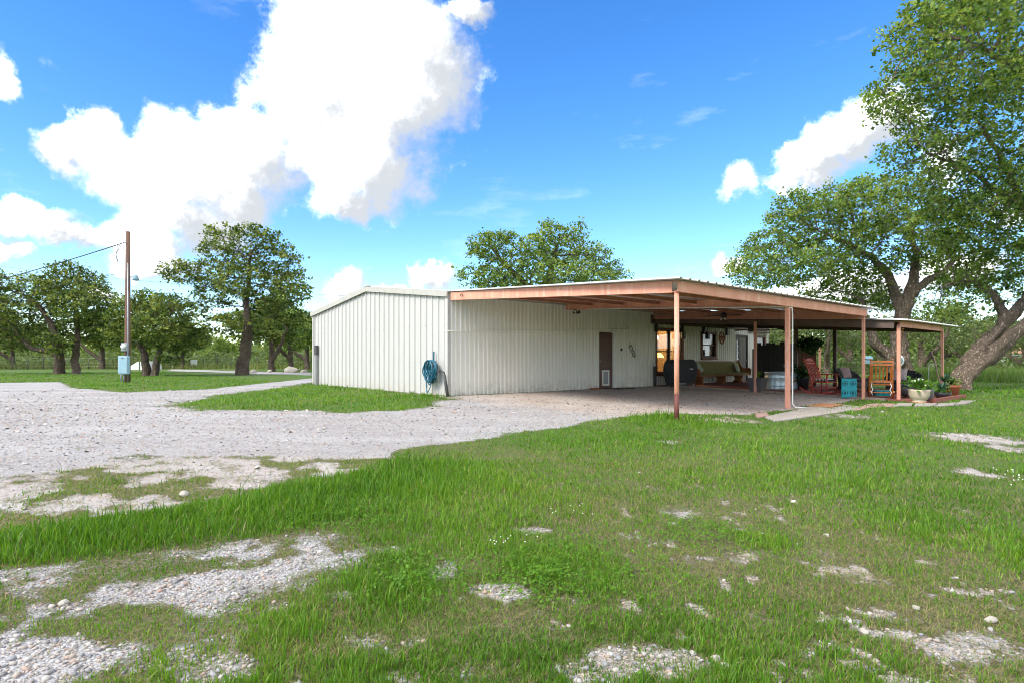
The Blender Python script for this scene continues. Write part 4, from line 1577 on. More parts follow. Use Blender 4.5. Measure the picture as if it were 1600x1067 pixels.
att = blob_points([(1255, 340, 55, 30, 0, 2.4), (1215, 385, 55, 30, .8, 2.2), (1180, 415, 40, 22, 0, 1.8), (1300, 320, 55, 30, -1, 2.4), (1345, 305, 40, 26, .5, 2.2), (1300, 375, 60, 34, 0, 2.6),
                   (1260, 415, 70, 26, -.6, 2.4), (1340, 420, 50, 34, 1, 2.4), (1375, 360, 50, 36, 0, 2.4), (1420, 330, 44, 34, 1, 2.4), (1465, 350, 40, 36, 0, 2.2), (1450, 390, 44, 30, -1, 2.2),
                   (1320, 455, 70, 22, 1.5, 2.2), (1400, 295, 34, 20, 0, 1.6), (1160, 430, 26, 12, 0, 1.2), (1240, 310, 30, 16, 0, 1.4), (1200, 440, 60, 12, 0, 1.6), (1500, 440, 40, 24, 1.5, 2.0),
                   (1385, 470, 50, 16, 2.4, 1.8), (1480, 410, 40, 30, 2, 2)], 2100, np.random.default_rng(12), Y)
make_tree('oak_tree', 'large pale-barked oak standing just beyond the patio with two stems', b0, polys, att, 'leafb', 'bark2', None, 0.34, 0.36, 2.6, 0.010, 2.6, 15, 0.125, 0.22, 13, leaf_k=.95, bark_amp=.12)

# leaning oak at the right edge, crown overhead
b0 = at(1497, 608)
Y = b0.y
polys = [([b0 - Vector((0, 0, .2)), dp_(1503, 590, Y), dp_(1521, 574, Y), dp_(1553, 552, Y), dp_(1580, 524, Y, -.3), dp_(1625, 490, Y, -.6), dp_(1690, 430, Y, -1), dp_(1730, 340, Y, -1.5), dp_(1720, 240, Y, -2)], [.44, .36, .31, .26, .24, .22, .2, .16, .12], -1),
         ([b0 + Vector((.25, .2, 0.1)), dp_(1514, 566, Y, .4), dp_(1540, 536, Y, .4), dp_(1566, 512, Y, .3), dp_(1569, 497, Y, .3), dp_(1560, 472, Y, .4), dp_(1542, 452, Y, .5), dp_(1512, 440, Y, .6), dp_(1480, 445, Y, .8)], [.30, .28, .25, .21, .18, .14, .11, .08, .05], -1),
         ([dp_(1567, 505, Y, .3), dp_(1590, 482, Y, .2), dp_(1615, 452, Y, 0), dp_(1625, 400, Y, -.5), dp_(1605, 330, Y, -1), dp_(1570, 260, Y, -1.6), dp_(1530, 190, Y, -2.2)], [.24, .2, .18, .16, .13, .1, .06], -1),
         ([dp_(1605, 330, Y, -1), dp_(1560, 300, Y, -1.4), dp_(1510, 262, Y, -1.8), dp_(1450, 240, Y, -2.2)], [.12, .09, .07, .04], -1),
         ([dp_(1720, 240, Y, -2), dp_(1650, 160, Y, -3), dp_(1580, 100, Y, -3.6), dp_(1500, 60, Y, -4)], [.13, .1, .08, .05], -1)]
att = blob_points([(1480, 60, 70, 50, -4, 2.6), (1560, 30, 80, 50, -3, 2.8), (1430, 130, 60, 40, -3.4, 2.2), (1400, 160, 36, 26, -3, 1.6), (1500, 150, 70, 46, -3, 2.6), (1570, 120, 60, 50, -2, 2.6),
                   (1450, 210, 56, 34, -2.4, 2.2), (1420, 235, 34, 22, -2.6, 1.6), (1520, 230, 60, 40, -2, 2.4), (1590, 220, 50, 50, -1.4, 2.4), (1440, 275, 40, 24, -2, 1.8), (1510, 300, 60, 36, -1.4, 2.2),
                   (1580, 310, 50, 44, -.6, 2.4), (1540, 370, 60, 36, -.4, 2.2), (1600, 390, 50, 44, 0, 2.4), (1500, 360, 40, 26, -.6, 1.8), (1530, 430, 50, 30, .6, 2.0), (1590, 450, 50, 30, 1, 2.0),
                   (1660, 100, 80, 80, -2, 3), (1680, 260, 80, 80, -1, 3), (1480, 10, 60, 36, -4, 2.2), (1410, 40, 26, 22, -4, 1.4), (1570, -40, 90, 60, -3, 3), (1480, 480, 44, 20, 1, 1.6), (1660, 400, 60, 60, 0, 2.4),
                   (1540, 330, 60, 40, -1.2, 2.2), (1490, 320, 44, 30, -1.6, 1.8), (1470, 285, 36, 22, -2.0, 1.6), (1375, 150, 18, 14, -3.2, 1.0), (1420, 95, 30, 20, -3.6, 1.4)], 3000, np.random.default_rng(14), Y)
make_tree('oak_tree', 'great leaning oak with forked trunk and overhanging crown at the right edge', b0, polys, att, 'leafb', 'bark2', None, 0.33, 0.34, 2.6, 0.009, 2.6, 13, 0.12, 0.22, 15, leaf_k=.95, bark_amp=.12)


# ---- background trees: three kinds, copied
def kind_tree(seed, h, w, leafmat, barkmat, leaf_s, nleaf, natt):
    rs = np.random.default_rng(seed)
    lean = rs.normal(0, 0.25, 2)
    tr = [(0, 0, -.2), (lean[0] * .3, lean[1] * .3, h * .22), (lean[0], lean[1], h * .42), (lean[0] * 1.6, lean[1] * 1.6, h * .62)]
    f = [(0, 0, h * .12), (-w * .18, w * .1, h * .3), (-w * .3, w * .15, h * .5)]
    att = []
    for i in range(11):
        a = rs.uniform(0, 2 * math.pi)
        q = math.sqrt(rs.random()) * w * .36
        zc = h * rs.uniform(.42, .84) * (1 - 0.25 * (q / (w * .36)) ** 2)
        s = w * rs.uniform(.12, .2)
        k = natt // 11
        d = rs.normal(0, 1, (k, 3))
        d /= np.linalg.norm(d, axis=1, keepdims=True)
        att.append(np.array([q * math.cos(a), q * math.sin(a), zc]) + d * (rs.random((k, 1)) ** .4) * s * np.array([1, 1, .62]))
    att = np.concatenate(att)
    P, par, spec = grow([(tr, [w * .035, w * .028, w * .022, w * .012], -1), (f, [w * .026, w * .02, w * .01], 1)], att, 0.4, 0.42, 3.5, rs, 90)
    wood, lv = tree_meshes(P, par, spec, 0.016, 2.3, nleaf, leaf_s, 0.3, rs, 1.8, 0.08, 0.02)
    print('KIND', len(P), len(lv[1]))
    t = bpy.data.objects.new('background_tree', None)
    col.objects.link(t)
    t['category'] = 'tree'
    np_mesh('trunk', wood[0], [wood[1]], M[barkmat], t, None, True)
    np_mesh('crown', lv[0], [lv[1]], M[leafmat], t, {'rnd': lv[2]})
    return t


kinds = [kind_tree(31, 7.5, 8.5, 'leaf', 'bark', 0.25, 20, 1100), kind_tree(33, 6.5, 8.0, 'leafpale', 'bark2', 0.20, 13, 1000), kind_tree(35, 8.5, 7.5, 'leafb', 'bark', 0.23, 18, 1100)]
used = [False] * 3
SPOTS = [  # px, depth, kind, scale, group, label
    (-60, 60, 0, 1.0, 'L', 'dark oak beyond the wire fence at the very left edge'),
    (20, 66, 0, .9, 'L', 'dark low oak beyond the fence under the crooked limb of the spreading oak'),
    (160, 62, 0, .95, 'L', 'dark oak beyond the fence seen left of the utility pole'),
    (285, 64, 0, .8, 'L', 'dark low tree beyond the fence right of the twin-stemmed oak'),
    (340, 80, 2, .62, 'L', 'small far tree beyond the fence left of the tall oak trunk'),
    (425, 50, 0, .95, 'L', 'oak behind the tall oak, its crown to the right of the tall trunk'),
    (455, 55, 2, .9, 'L', 'greener oak half hidden between the tall oak and the building corner'),
    (480, 62, 0, .95, 'L', 'dark oak partly hidden by the far corner of the white building'),
    (530, 66, 0, 1.0, 'L', 'oak tip showing over the sloping left roof edge'),
    (720, 60, 2, .72, 'B', 'low treetop just above the wall end of the carport beam'),
    (1245, 44, 1, .85, 'R', 'pale tree seen between the carport posts behind the brown board fence'),
    (1292, 40, 1, .8, 'R', 'pale leafy tree framed under the patio roof behind the red rocker'),
    (1330, 46, 2, .9, 'R', 'green tree under the patio roof behind the black wicker loveseat'),
    (1375, 52, 1, .95, 'R', 'pale tree behind the thick trunk beyond the patio'),
    (1440, 42, 1, .9, 'R', 'pale grey-green tree between the patio end post and the beyond-patio oak'),
    (1475, 56, 2, .95, 'R', 'green tree behind the end post of the patio cover'),
    (1520, 48, 1, .85, 'R', 'pale tree rising behind the leaning trunk'),
    (1560, 62, 0, .9, 'R', 'dark tree beyond the leaning trunk at the far meadow'),
    (1600, 50, 1, .9, 'R', 'pale tree at the right edge under the leaning trunk'),
    (1650, 70, 0, 1.0, 'R', 'dark tree at the far right edge behind the meadow'),
    (1215, 60, 0, 1.0, 'R', 'dark tree showing above the black screen at the end of the wall'),
    (1110, 58, 2, .72, 'R', 'tree whose top peeks over the carport roof'),
]
GR = {'L': 'trees beyond the wire fence', 'B': 'trees behind the building', 'R': 'trees beyond the patio'}
rt = random.Random(8)
for px, Y, k, s, g_, lab in SPOTS:
    o = kinds[k] if not used[k] else copy_tree(kinds[k])
    used[k] = True
    x = (px - 800) / F_PX * Y
    o.location = (x, Y, float(gz(x, Y)))
    o.rotation_euler = (0, 0, rt.uniform(0, 6.28))
    o.scale = (s, s, s * rt.uniform(.92, 1.06))
    tag(o, lab, 'tree', GR[g_])

# ---- far wood and brush that read as one mass
rs = np.random.default_rng(50)
C = []
for i in range(760):
    a = rs.uniform(-R(52), R(52))
    Y = rs.uniform(88, 150)
    x = math.tan(a) * Y
    k = 95
    s = rs.uniform(2.0, 4.2)
    d = rs.normal(0, 1, (k, 3))
    d /= np.linalg.norm(d, axis=1, keepdims=True)
    C.append(np.array([x, Y, rs.uniform(.6, 3.4)]) + d * (rs.random((k, 1)) ** .35) * s * np.array([1.2, 1, .75]))
C = np.concatenate(C)
C[:, 2] = np.abs(C[:, 2])
v, f, rn = leaf_cloud(C, 0.1, 0.8, rs, 0.4)
o = np_mesh('far_woods', v, [f], M['leaf'], None, {'rnd': rn})
tag(o, 'far line of dark woods along the horizon', 'woods', kind='stuff')
C = []
for i in range(520):
    side = rs.random() < 0.42
    a = rs.uniform(R(22), R(46)) if side else rs.uniform(-R(46), -R(18))
    Y = rs.uniform(40, 75) if side else rs.uniform(64, 86)
    x = math.tan(a) * Y
    k = 60
    s = rs.uniform(0.5, 1.3) if side else rs.uniform(.8, 2.1)
    d = rs.normal(0, 1, (k, 3))
    d /= np.linalg.norm(d, axis=1, keepdims=True)
    C.append(np.array([x, Y, s * .5]) + d * (rs.random((k, 1)) ** .35) * s * np.array([1.3, 1.2, .8]))
C = np.concatenate(C)
C[:, 2] = np.abs(C[:, 2])
v, f, rn = leaf_cloud(C, 0.08, 0.26, rs, 0.4)
o = np_mesh('undergrowth', v, [f], M['leafpale'], None, {'rnd': rn})
tag(o, 'pale scrubby undergrowth below the background trees', 'brush', kind='stuff')


# ------------------------------------------------------------------ things under and around the roofs
PATIO_LIFT = 0.03


def on_patio(px, py):
    return at(px, py, PATIO_LIFT)


def cushion(w, d, h, n=8):
    """soft pillow: puffed grid"""
    mb = MB()
    v, f = [], []
    for s in (1, -1):
        for i in range(n + 1):
            for j in range(n + 1):
                a, b = i / n * 2 - 1, j / n * 2 - 1
                e = max(0.0, (1 - a ** 4) * (1 - b ** 4)) ** 0.5
                pin = 1 - 0.06 * (1 - abs(a * b))
                v.append((a * w / 2 * pin, b * d / 2 * pin, s * h / 2 * e))
    m = (n + 1) ** 2
    for i in range(n):
        for j in range(n):
            q = i * (n + 1) + j
            f.append((q, q + n + 1, q + n + 2, q + 1))
            f.append((m + q, m + q + 1, m + q + n + 2, m + q + n + 1))
    mb.add(v, f, True)
    return mb


def face(angle_deg):
    return YAW + R(angle_deg)


# ---- grill under its cover
g0 = W(10.12, -0.95, 0.0)
gr = thing('covered_grill', 'barbecue grill under a black fabric cover in front of the large window', 'grill', g0, YAW)
n = 22
cov = MB()
prof = [(0.16, .84, 0.96), (0.30, .88, 1.0), (0.55, 1.02, 1.0), (0.72, 1.02, 1.0), (0.90, 0.97, 0.9), (1.0, 0.90, 0.8), (1.04, 0.84, 0.66), (1.05, .6, .4)]
v, f = [], []
for k, (z, sx_, sy_) in enumerate(prof):
    for i in range(n):
        t = 2 * math.pi * i / n
        c, s = math.cos(t), math.sin(t)
        q = (abs(c) ** 7 + abs(s) ** 7) ** (-1 / 7)
        fold = 1 + 0.025 * math.sin(i * 2.9 + k * .7) * (1.2 - z)
        v.append((c * q * 0.80 * sx_ * fold, s * q * 0.33 * sy_ * fold, z))
for k in range(len(prof) - 1):
    for i in range(n):
        j = (i + 1) % n
        f.append((k * n + i, k * n + j, k * n + n + j, k * n + n + i))
f.append(tuple(range((len(prof) - 1) * n, len(prof) * n)))
cov.add(v, f, True)
cover = cov.build('cover', M['cover'], gr)
wm = MB()
x = 0.10
for h, w in ((.05, .014), (.04, .012), (.04, .016), (.05, .012), (.038, .014), (.05, .016), (.04, .012), (.04, .014)):
    wm.box((x, -0.352, .66), (x + w, -0.344, .66 + h))
    wm.box((x, -0.352, .66), (x + w + .01, -0.344, .668))
    x += w + .016
wm.build('wordmark', M['white'], cover)
MB().box((-0.58, -0.25, 0.05), (0.58, 0.25, 0.17)).build('cart', M['black'], gr)
MB().bevbox((-0.52, -0.33, 0.10), (-0.12, -0.05, 0.17), 0.02).build('drip_tray', M['steel'], gr)
for x in (-0.5, 0.5):
    for y in (-0.22, 0.22):
        c = MB().tube([(x - .02, y, 0.05), (x + .02, y, 0.05)], 0.05, 12).build('caster', M['palegrey'], gr)

# ---- church pew along the wall
pw = thing('church_pew', 'long wooden church pew with olive green upholstery against the white wall', 'bench', W(13.55, -0.62, 0), YAW)
PL = 2.05
MB().bevbox((-PL, -0.24, 0.40), (PL, 0.20, 0.47), 0.02).build('seat_cushion', M['olive'], pw)
MB().add([(-PL, 0.16, 0.45), (PL, 0.16, 0.45), (PL, 0.30, 0.93), (-PL, 0.30, 0.93), (-PL, 0.21, 0.45), (PL, 0.21, 0.45), (PL, 0.36, 0.93), (-PL, 0.36, 0.93)],
         [(0, 1, 2, 3), (7, 6, 5, 4), (3, 2, 6, 7), (0, 3, 7, 4), (1, 5, 6, 2)]).build('backrest', M['olive'], pw)
MB().beam((-PL, 0.335, 0.95), (PL, 0.335, 0.95), 0.09, 0.035).build('top_rail', M['wood'], pw)
MB().box((-PL, -0.26, 0.34), (PL, 0.20, 0.395)).build('seat_board', M['wood'], pw)
for x in (-PL - 0.03, PL - 0.03):
    MB().prism([(-0.30, 0.34), (-0.32, 0.62), (-0.20, 0.68), (0.08, 0.66), (0.26, 0.98), (0.38, 1.0), (0.40, 0.94), (0.24, 0.40), (0.2, 0.34)], 0, x, x + 0.06).build('end_panel', M['wood'], pw)
for x in (-1.75, 0.0, 1.45):
    MB().prism([(-0.24, 0.335), (0.2, 0.335), (0.14, 0.18), (0.30, 0.0), (-0.30, 0.0), (-0.16, 0.18)], 0, x, x + 0.07).box((x - 0.02, -0.10, 0.02), (x + 0.30, -0.04, 0.335)).build('leg', M['wood'], pw)
for (u, lab, mat, rot) in ((15.05, 'patterned cream and green pillow leaning at the door end of the pew', 'floral', 20), (11.95, 'pale pillow at the grill end of the pew', 'floral', -20)):
    c = cushion(0.46, 0.44, 0.16).build('throw_pillow', M[mat])
    c.location = W(u, -0.55, 0.69)
    c.rotation_euler = (R(68), R(rot), YAW + R(rot * .5))
    tag(c, lab, 'pillow', 'pillows on the pew')

# ---- wall pieces
wr = thing('wall_wreath', 'round red-brown metal ornament on the wall right of the small window', 'wall ornament', W(14.62, -0.06, 2.0), YAW)
ring = [(math.cos(t) * .2, -0.02, math.sin(t) * .26) for t in np.linspace(0, 2 * math.pi, 25)]
MB().tube(ring, 0.028, 6).build('ring', M['terracotta'], wr)
for k in range(5):
    a = math.pi / 2 + k * 2 * math.pi / 5
    MB().add([(0, -0.045, 0)] + [((.19 if q == 0 else .075) * math.cos(a + q * math.pi / 5), -0.01, (.24 if q == 0 else .09) * math.sin(a + q * math.pi / 5)) for q in (-1, 0, 1)], [(0, 1, 2), (0, 2, 3)]).build('star_point', M['terracotta'], wr)
th = thing('metal_bracket', 'tilted black open metal bracket hung on the wall right of the brown door', 'bracket', W(8.28, -0.06, 1.32), YAW)
MB().beam((-0.16, 0, .20), (0.10, 0, -.18), .02, .02).beam((-0.03, 0, .24), (0.20, 0, -.13), .02, .02).beam((-0.17, 0, .205), (-0.03, 0, .25), .03, .03).beam((0.10, 0, -.185), (0.2, 0, -.135), .03, .03).build('loop', M['black'], th)
MB().tube([(-0.1, .0, .22), (-0.11, .01, .36)], .01, 6).build('hanger', M['black'], th)
tp = thing('vent_pipe', 'short dark grey pipe with a white cap standing at the wall beside the large window', 'pipe', W(9.62, -0.13, 0), YAW)
MB().tube([(0, 0, -0.02), (0, 0, .78)], .055, 12).build('pipe', M['greypot'], tp)
MB().lathe([(.03, .78), (.035, .82), (.02, .86)], 12).build('cap', M['white'], tp)
for u, z, lab in ((11.42, 2.02, 'small black box-shaped fixture hung in front of the large window'), (13.22, 2.05, 'small black box-shaped fixture hung at the upper corner of the small window')):
    fx = thing('hanging_fixture', lab, 'fixture', W(u, -0.22, z), YAW, 'black fixtures under the patio ledger')
    MB().bevbox((-.09, -.07, -.14), (.09, .07, .14), .02).build('housing', M['black'], fx)
    MB().box((-.015, .0, .14), (.015, .03, .40)).build('arm', M['black'], fx)
# flood lamps on the rafter
fl = thing('flood_light', 'twin floodlight with white lenses under the carport rafter', 'light', W(4.68, -0.55, 2.57), YAW)
MB().lathe([(.05, .08), (.05, .12), (.02, .13)], 12).build('base', M['black'], fl)
for s in (-1, 1):
    Mx = Matrix.Translation((s * .09, -.05, .02)) @ Matrix.Rotation(R(70), 4, 'X') @ Matrix.Rotation(R(25 * s), 4, 'Y')
    h = MB().lathe([(.03, -.06), (.045, 0), (.06, .08)], 12, Mx).build('lamp_head', M['black'], fl)
    MB().lathe([(.052, .082), (.03, .09)], 12, Mx).build('lens', M['bulb'], h)

# ---- door mats and loose brick
dm = MB().bevbox((-0.55, -0.32, 0.0), (0.55, 0.30, 0.018), 0.008).build('door_mat', M['darkmat'])
dm.location = W(7.05, -0.45, 0.0)
dm.rotation_euler = (0, 0, YAW)
tag(dm, 'dark flat door mat in front of the brown door', 'mat')
bk = MB().bevbox((-0.19, -0.06, 0.0), (0.19, 0.06, 0.055), 0.008).build('brick', M['brick'])
bk.location = W(6.0, -0.22, 0.0)
bk.rotation_euler = (0, 0, YAW)
tag(bk, 'loose orange brick on the gravel left of the brown door', 'brick')
om = MB().bevbox((-0.5, -0.28, 0.0), (0.5, 0.28, 0.02), 0.008).build('door_mat', M['mat'])
p = at(1289, 633, 0.032)
om.location = p
om.rotation_euler = (0, R(-0.6), YAW + R(4))
tag(om, 'orange coir mat lying on the concrete path by the patio', 'mat')

# ---- stock tank
p = at(1226, 607, PATIO_LIFT)
st = thing('stock_tank', 'oval galvanised stock tank on the patio between the posts', 'tank', p, YAW + R(-3))
TS = [(0.0, .96), (.02, .99), (.05, 1.0), (.09, .985), (.12, .985), (.15, 1.0), (.18, .985), (.40, .965), (.43, .985), (.46, .965), (.58, .95), (.60, .99), (.625, .99), (.63, .96), (.56, .93), (.1, .93)]


def oval(sc, n=40, a=.55, r=.42):
    out = []
    for i in range(n):
        t = 2 * math.pi * i / n
        c, s = math.cos(t), math.sin(t)
        out.append(((a if c > 0 else -a) * min(1, abs(c) * 3) + r * c * sc, r * s * sc))
    return out


v, f = [], []
for z, sc in TS:
    v += [(x * (0.9 + 0.1 * sc), y, z) for x, y in oval(sc)]
n = 40
for k in range(len(TS) - 1):
    for i in range(n):
        j = (i + 1) % n
        f.append((k * n + i, k * n + j, k * n + n + j, k * n + n + i))
f.append(tuple(range((len(TS) - 1) * n, len(TS) * n)))
MB().add(v, f, True).build('shell', M['tank'], st)
lg = MB().lathe([(.055, 0), (.05, .006)], 14, Matrix.Translation((-.12, -.415, .30)) @ Matrix.Rotation(R(90), 4, 'X')).build('emblem', M['terracotta'], st)
wm = MB()
for k in range(6):
    wm.box((-.03 + k * .045, -.425, .285), (.0 + k * .045, -.41, .285 + (.035 if k % 3 else .05)))
wm.build('wordmark', M['greypot'], st)
MB().tube([(-.75, -.28, .52), (-.72, -.33, .49), (-.62, -.39, .49), (-.58, -.41, .52)], .012, 6).build('handle', M['steel'], st)
cu = cushion(.52, .52, .24).build('striped_pillow', M['bluestripe'])
cu.location = p + Vector((.42, .35, .72))
cu.rotation_euler = (R(35), R(8), YAW)
tag(cu, 'blue and white striped cushion lying on the galvanised tank', 'pillow')


# ---- plants in pots
def frond_mesh(n, length, width, droop, rs, z0=0.0, spread=1.0, seg=5):
    """strap leaves that arch outwards"""
    V, F_, Rn = [], [], []
    for i in range(n):
        a = rs.uniform(0, 2 * math.pi)
        out = rs.uniform(.25, 1.0) * spread
        L_ = length * rs.uniform(.65, 1.15)
        wd = width * rs.uniform(.7, 1.2)
        d = np.array([math.cos(a), math.sin(a), 0])
        s = np.array([-d[1], d[0], 0])
        rn = rs.random()
        b = len(V)
        for k in range(seg + 1):
            t = k / seg
            c = d * (out * L_ * (t * .75 + t * t * .25) * .75 + .02) + np.array([0, 0, z0 + L_ * (t - droop * t * t * (0.4 + out * .6))])
            w = wd * math.sin(math.pi * min(.98, t * .85 + .15)) * .5
            V += [c - s * w, c + s * w]
            Rn += [rn, rn]
        for k in range(seg):
            F_.append((b + 2 * k, b + 2 * k + 1, b + 2 * k + 3, b + 2 * k + 2))
    return np.array(V), np.array(F_), np.array(Rn)


def leaves_on(parent, name, V, F_, Rn, mat):
    return np_mesh(name, V, [F_], M[mat], parent, {'rnd': Rn}, True)


rp = np.random.default_rng(70)


def potted(name, label, loc, prof, potmat, plant, group='potted plants on the patio', square=False, soil=None, rz=0.0):
    t = thing(name, label, 'planter', loc, rz, group)
    mb = MB()
    if square:
        v, f = [], []
        for r_, z in prof:
            v += [(-r_, -r_, z), (r_, -r_, z), (r_, r_, z), (-r_, r_, z)]
        for k in range(len(prof) - 1):
            for i in range(4):
                j = (i + 1) % 4
                f.append((4 * k + i, 4 * k + j, 4 * k + 4 + j, 4 * k + 4 + i))
        f += [(3, 2, 1, 0), tuple(range(4 * len(prof) - 4, 4 * len(prof)))]
        mb.add(v, f)
    else:
        mb.lathe(prof, 26)
    mb.build('pot', M[potmat], t)
    for (kind, n_, L_, w, dr, z0, sp, mat) in plant:
        if kind == 'strap':
            leaves_on(t, 'foliage', *frond_mesh(n_, L_, w, dr, rp, z0, sp), mat)
        else:
            c = rp.normal(0, 1, (n_, 3)) * np.array([sp, sp, sp * .6]) + np.array([0, 0, z0])
            v, f, rn = leaf_cloud(c, .02, L_, rp, .6)
            leaves_on(t, 'foliage', v, f, rn, mat)
    return t


potted('grey_planter', 'dark grey square tapered planter with spiky bright plant beside the tank', at(1184, 611, PATIO_LIFT), [(.17, 0), (.25, .46), (.235, .46), (.225, .40)], 'greypot',
       [('strap', 60, .34, .02, .35, .42, .8, 'plant')], square=True, rz=YAW)
potted('dark_planter', 'dark pot with an arching green fern left of the red rocking chair', at(1254, 608, PATIO_LIFT), [(.16, 0), (.22, .40), (.235, .42), (.20, .42), (.19, .36)], 'blackpot',
       [('strap', 70, .75, .045, .55, .36, 1.0, 'fern'), ('cloud', 260, .11, 0, 0, .62, .26, 'fern')])
tp2 = potted('terracotta_planter', 'pale terracotta pot half hidden beside the dark fern pot', at(1263.5, 606.5, PATIO_LIFT), [(.11, 0), (.17, .30), (.185, .31), (.185, .36), (.16, .36), (.15, .3)], 'saucer', [('strap', 14, .25, .03, .5, .3, .8, 'fern')])
bw = potted('bowl_planter', 'cream stoneware bowl planter full of bright green leaves and white flowers', at(1436, 628.5, .0), [(.15, 0.0), (.17, .045), (.14, .05), (.20, .10), (.245, .20), (.262, .33), (.268, .37), (.25, .37), (.235, .31)], 'cream',
            [('strap', 120, .46, .055, .42, .33, .95, 'plant'), ('cloud', 120, .10, 0, 0, .50, .17, 'plant')])
MB().lathe([(.175, -.005), (.18, .04), (.15, .042)], 24).build('base_ring', M['saucer'], bw)
fw = MB()
for k in range(16):
    a, q = rp.uniform(0, 6.28), rp.uniform(0, .16)
    fw.sphere((-.04 + q * math.cos(a), -.06 + q * math.sin(a), .56 + rp.uniform(-.1, .1)), .022, 6, 4)
fw.build('flowers', M['petal'], bw)
potted('grey_planter', 'tall pale grey pot between the cream bowl and the black pot', at(1451.5, 627, .0), [(.10, 0), (.125, .34), (.135, .345), (.115, .35), (.11, .3)], 'palegrey',
       [('strap', 34, .34, .05, .5, .3, .8, 'bluegreen')])
potted('black_planter', 'wide black bowl pot with trailing succulent at the patio corner', at(1473, 622, .01), [(.14, 0), (.20, .08), (.225, .19), (.21, .195), (.2, .15)], 'blackpot',
       [('cloud', 160, .07, 0, 0, .24, .11, 'plant'), ('strap', 30, .46, .07, .55, .18, .9, 'bluegreen')])
potted('terracotta_planter', 'large terracotta pot behind the black bowl at the patio corner', at(1487, 620, .02), [(.15, 0), (.21, .30), (.23, .31), (.235, .38), (.20, .38), (.19, .33)], 'terracotta',
       [('strap', 44, .36, .035, .4, .35, .9, 'fern'), ('cloud', 110, .08, 0, 0, .48, .14, 'leafb')])
potted('terracotta_planter', 'small terracotta pot with blue-green leaves behind the tall stick', at(1478, 617, .02), [(.09, 0), (.13, .30), (.145, .32), (.145, .37), (.12, .37)], 'terracotta',
       [('strap', 40, .42, .075, .42, .36, .8, 'bluegreen')])
potted('terracotta_saucer', 'shallow terracotta dish on a stand right of the pots at the patio corner', at(1492, 614, .02), [(.06, 0), (.035, .05), (.03, .30), (.12, .33), (.17, .37), (.15, .375)], 'saucer', [('cloud', 40, .05, 0, 0, .38, .06, 'fern')])
sk = thing('driftwood_stick', 'tall forked driftwood stick standing among the pots', 'stick', at(1470, 619, .0), 0)
MB().tube([(.02, 0, 0), (0, .02, .4), (-.10, .02, .75), (-.16, .02, 1.05), (-.22, .03, 1.28), (-.27, .03, 1.36), (-.28, .03, 1.45)], [.028, .026, .024, .03, .034, .03, .012], 8).build('stem', M['drift'], sk)
MB().tube([(-.20, .03, 1.2), (-.28, .02, 1.3), (-.31, .02, 1.44), (-.25, .02, 1.5)], [.026, .024, .02, .008], 7).build('fork', M['dark'], sk)
hk = thing('garden_hook', 'thin white crook-topped garden hook behind the bowl planter', 'hook', at(1451, 612, 0), 0)
MB().tube([(0, 0, -.05), (0, 0, .85), (.01, 0, .95), (.06, 0, 1.0), (.12, 0, .99), (.15, 0, .93), (.15, 0, .89)], .011, 6).build('rod', M['white'], hk)


# ---- chairs
def rocking_chair(label, loc, rz, mat, back_style, cushmat, slats):
    """seat faces local -y; rockers run along y"""
    t = thing('rocking_chair', label, 'chair', loc, rz, None)
    w = .29
    for s in (-1, 1):
        rk = [(s * w, y, .035 + .16 * (y / .55) ** 2) for y in np.linspace(-.42, .60, 12)]
        m = MB()
        for a, b in zip(rk[:-1], rk[1:]):
            m.beam(a, b, .035, .05)
        m.build('rocker', M[mat], t)
        MB().tube([(s * w, -.26, .07), (s * w, -.27, .40), (s * w, -.27, .64)], [.026, .022, .024], 8).build('front_leg', M[mat], t)
        MB().tube([(s * w, .20, .05), (s * w * .97, .20, .42), (s * w * .95, .33, .80), (s * w * .93, .47, 1.13)], [.024, .026, .024, .018], 8).sphere((s * w * .93, .475, 1.15), .028, 8, 6).build('back_post', M[mat], t)
        MB().bevbox((s * w - .045, -.34, .64), (s * w + .045, .27, .668), .01).build('armrest', M[mat], t)
        MB().beam((s * w, -.26, .22), (s * w, .20, .22), .022, .022).build('stretcher', M[mat], t)
        for y in (-.12, .0, .12):
            MB().tube([(s * w, y, .42), (s * w, y, .64)], .012, 6).build('arm_spindle', M[mat], t)
    MB().bevbox((-w - .01, -.30, .39), (w + .01, .22, .425), .012).build('seat', M[mat], t)
    MB().beam((-w, -.265, .24), (w, -.265, .24), .022, .03).build('stretcher', M[mat], t)
    MB().beam((-w, .20, .18), (w, .20, .18), .022, .03).build('stretcher', M[mat], t)
    # back: rails follow the rake of the posts
    yb = lambda z: .20 + (z - .42) * .38
    for z, h in ((.50, .05), (1.0, .06)):
        MB().beam((-w * .95, yb(z), z), (w * .95, yb(z), z), .026, h).build('back_rail', M[mat], t)
    if back_style == 'arched':
        MB().prism([(-w * .92, 1.06), (-w * .7, 1.12), (-w * .35, 1.155), (0, 1.165), (w * .35, 1.155), (w * .7, 1.12), (w * .92, 1.06)], 1, yb(1.1) - .014, yb(1.1) + .014).build('crest_rail', M[mat], t)
    else:
        MB().beam((-w * .95, yb(1.09), 1.09), (w * .95, yb(1.09), 1.09), .026, .055).build('crest_rail', M[mat], t)
    for k in range(slats):
        x = (k - (slats - 1) / 2) * (2 * w * .80 / (slats - 1))
        MB().beam((x, yb(.51), .51), (x, yb(.99), .99), .042 if slats < 7 else .026, .012, (0, 1, 0)).build('back_slat', M[mat], t)
    cs = cushion(.54, .50, .11).build('seat_cushion', M[cushmat], t)
    cs.location = (0, -.04, .475)
    return t


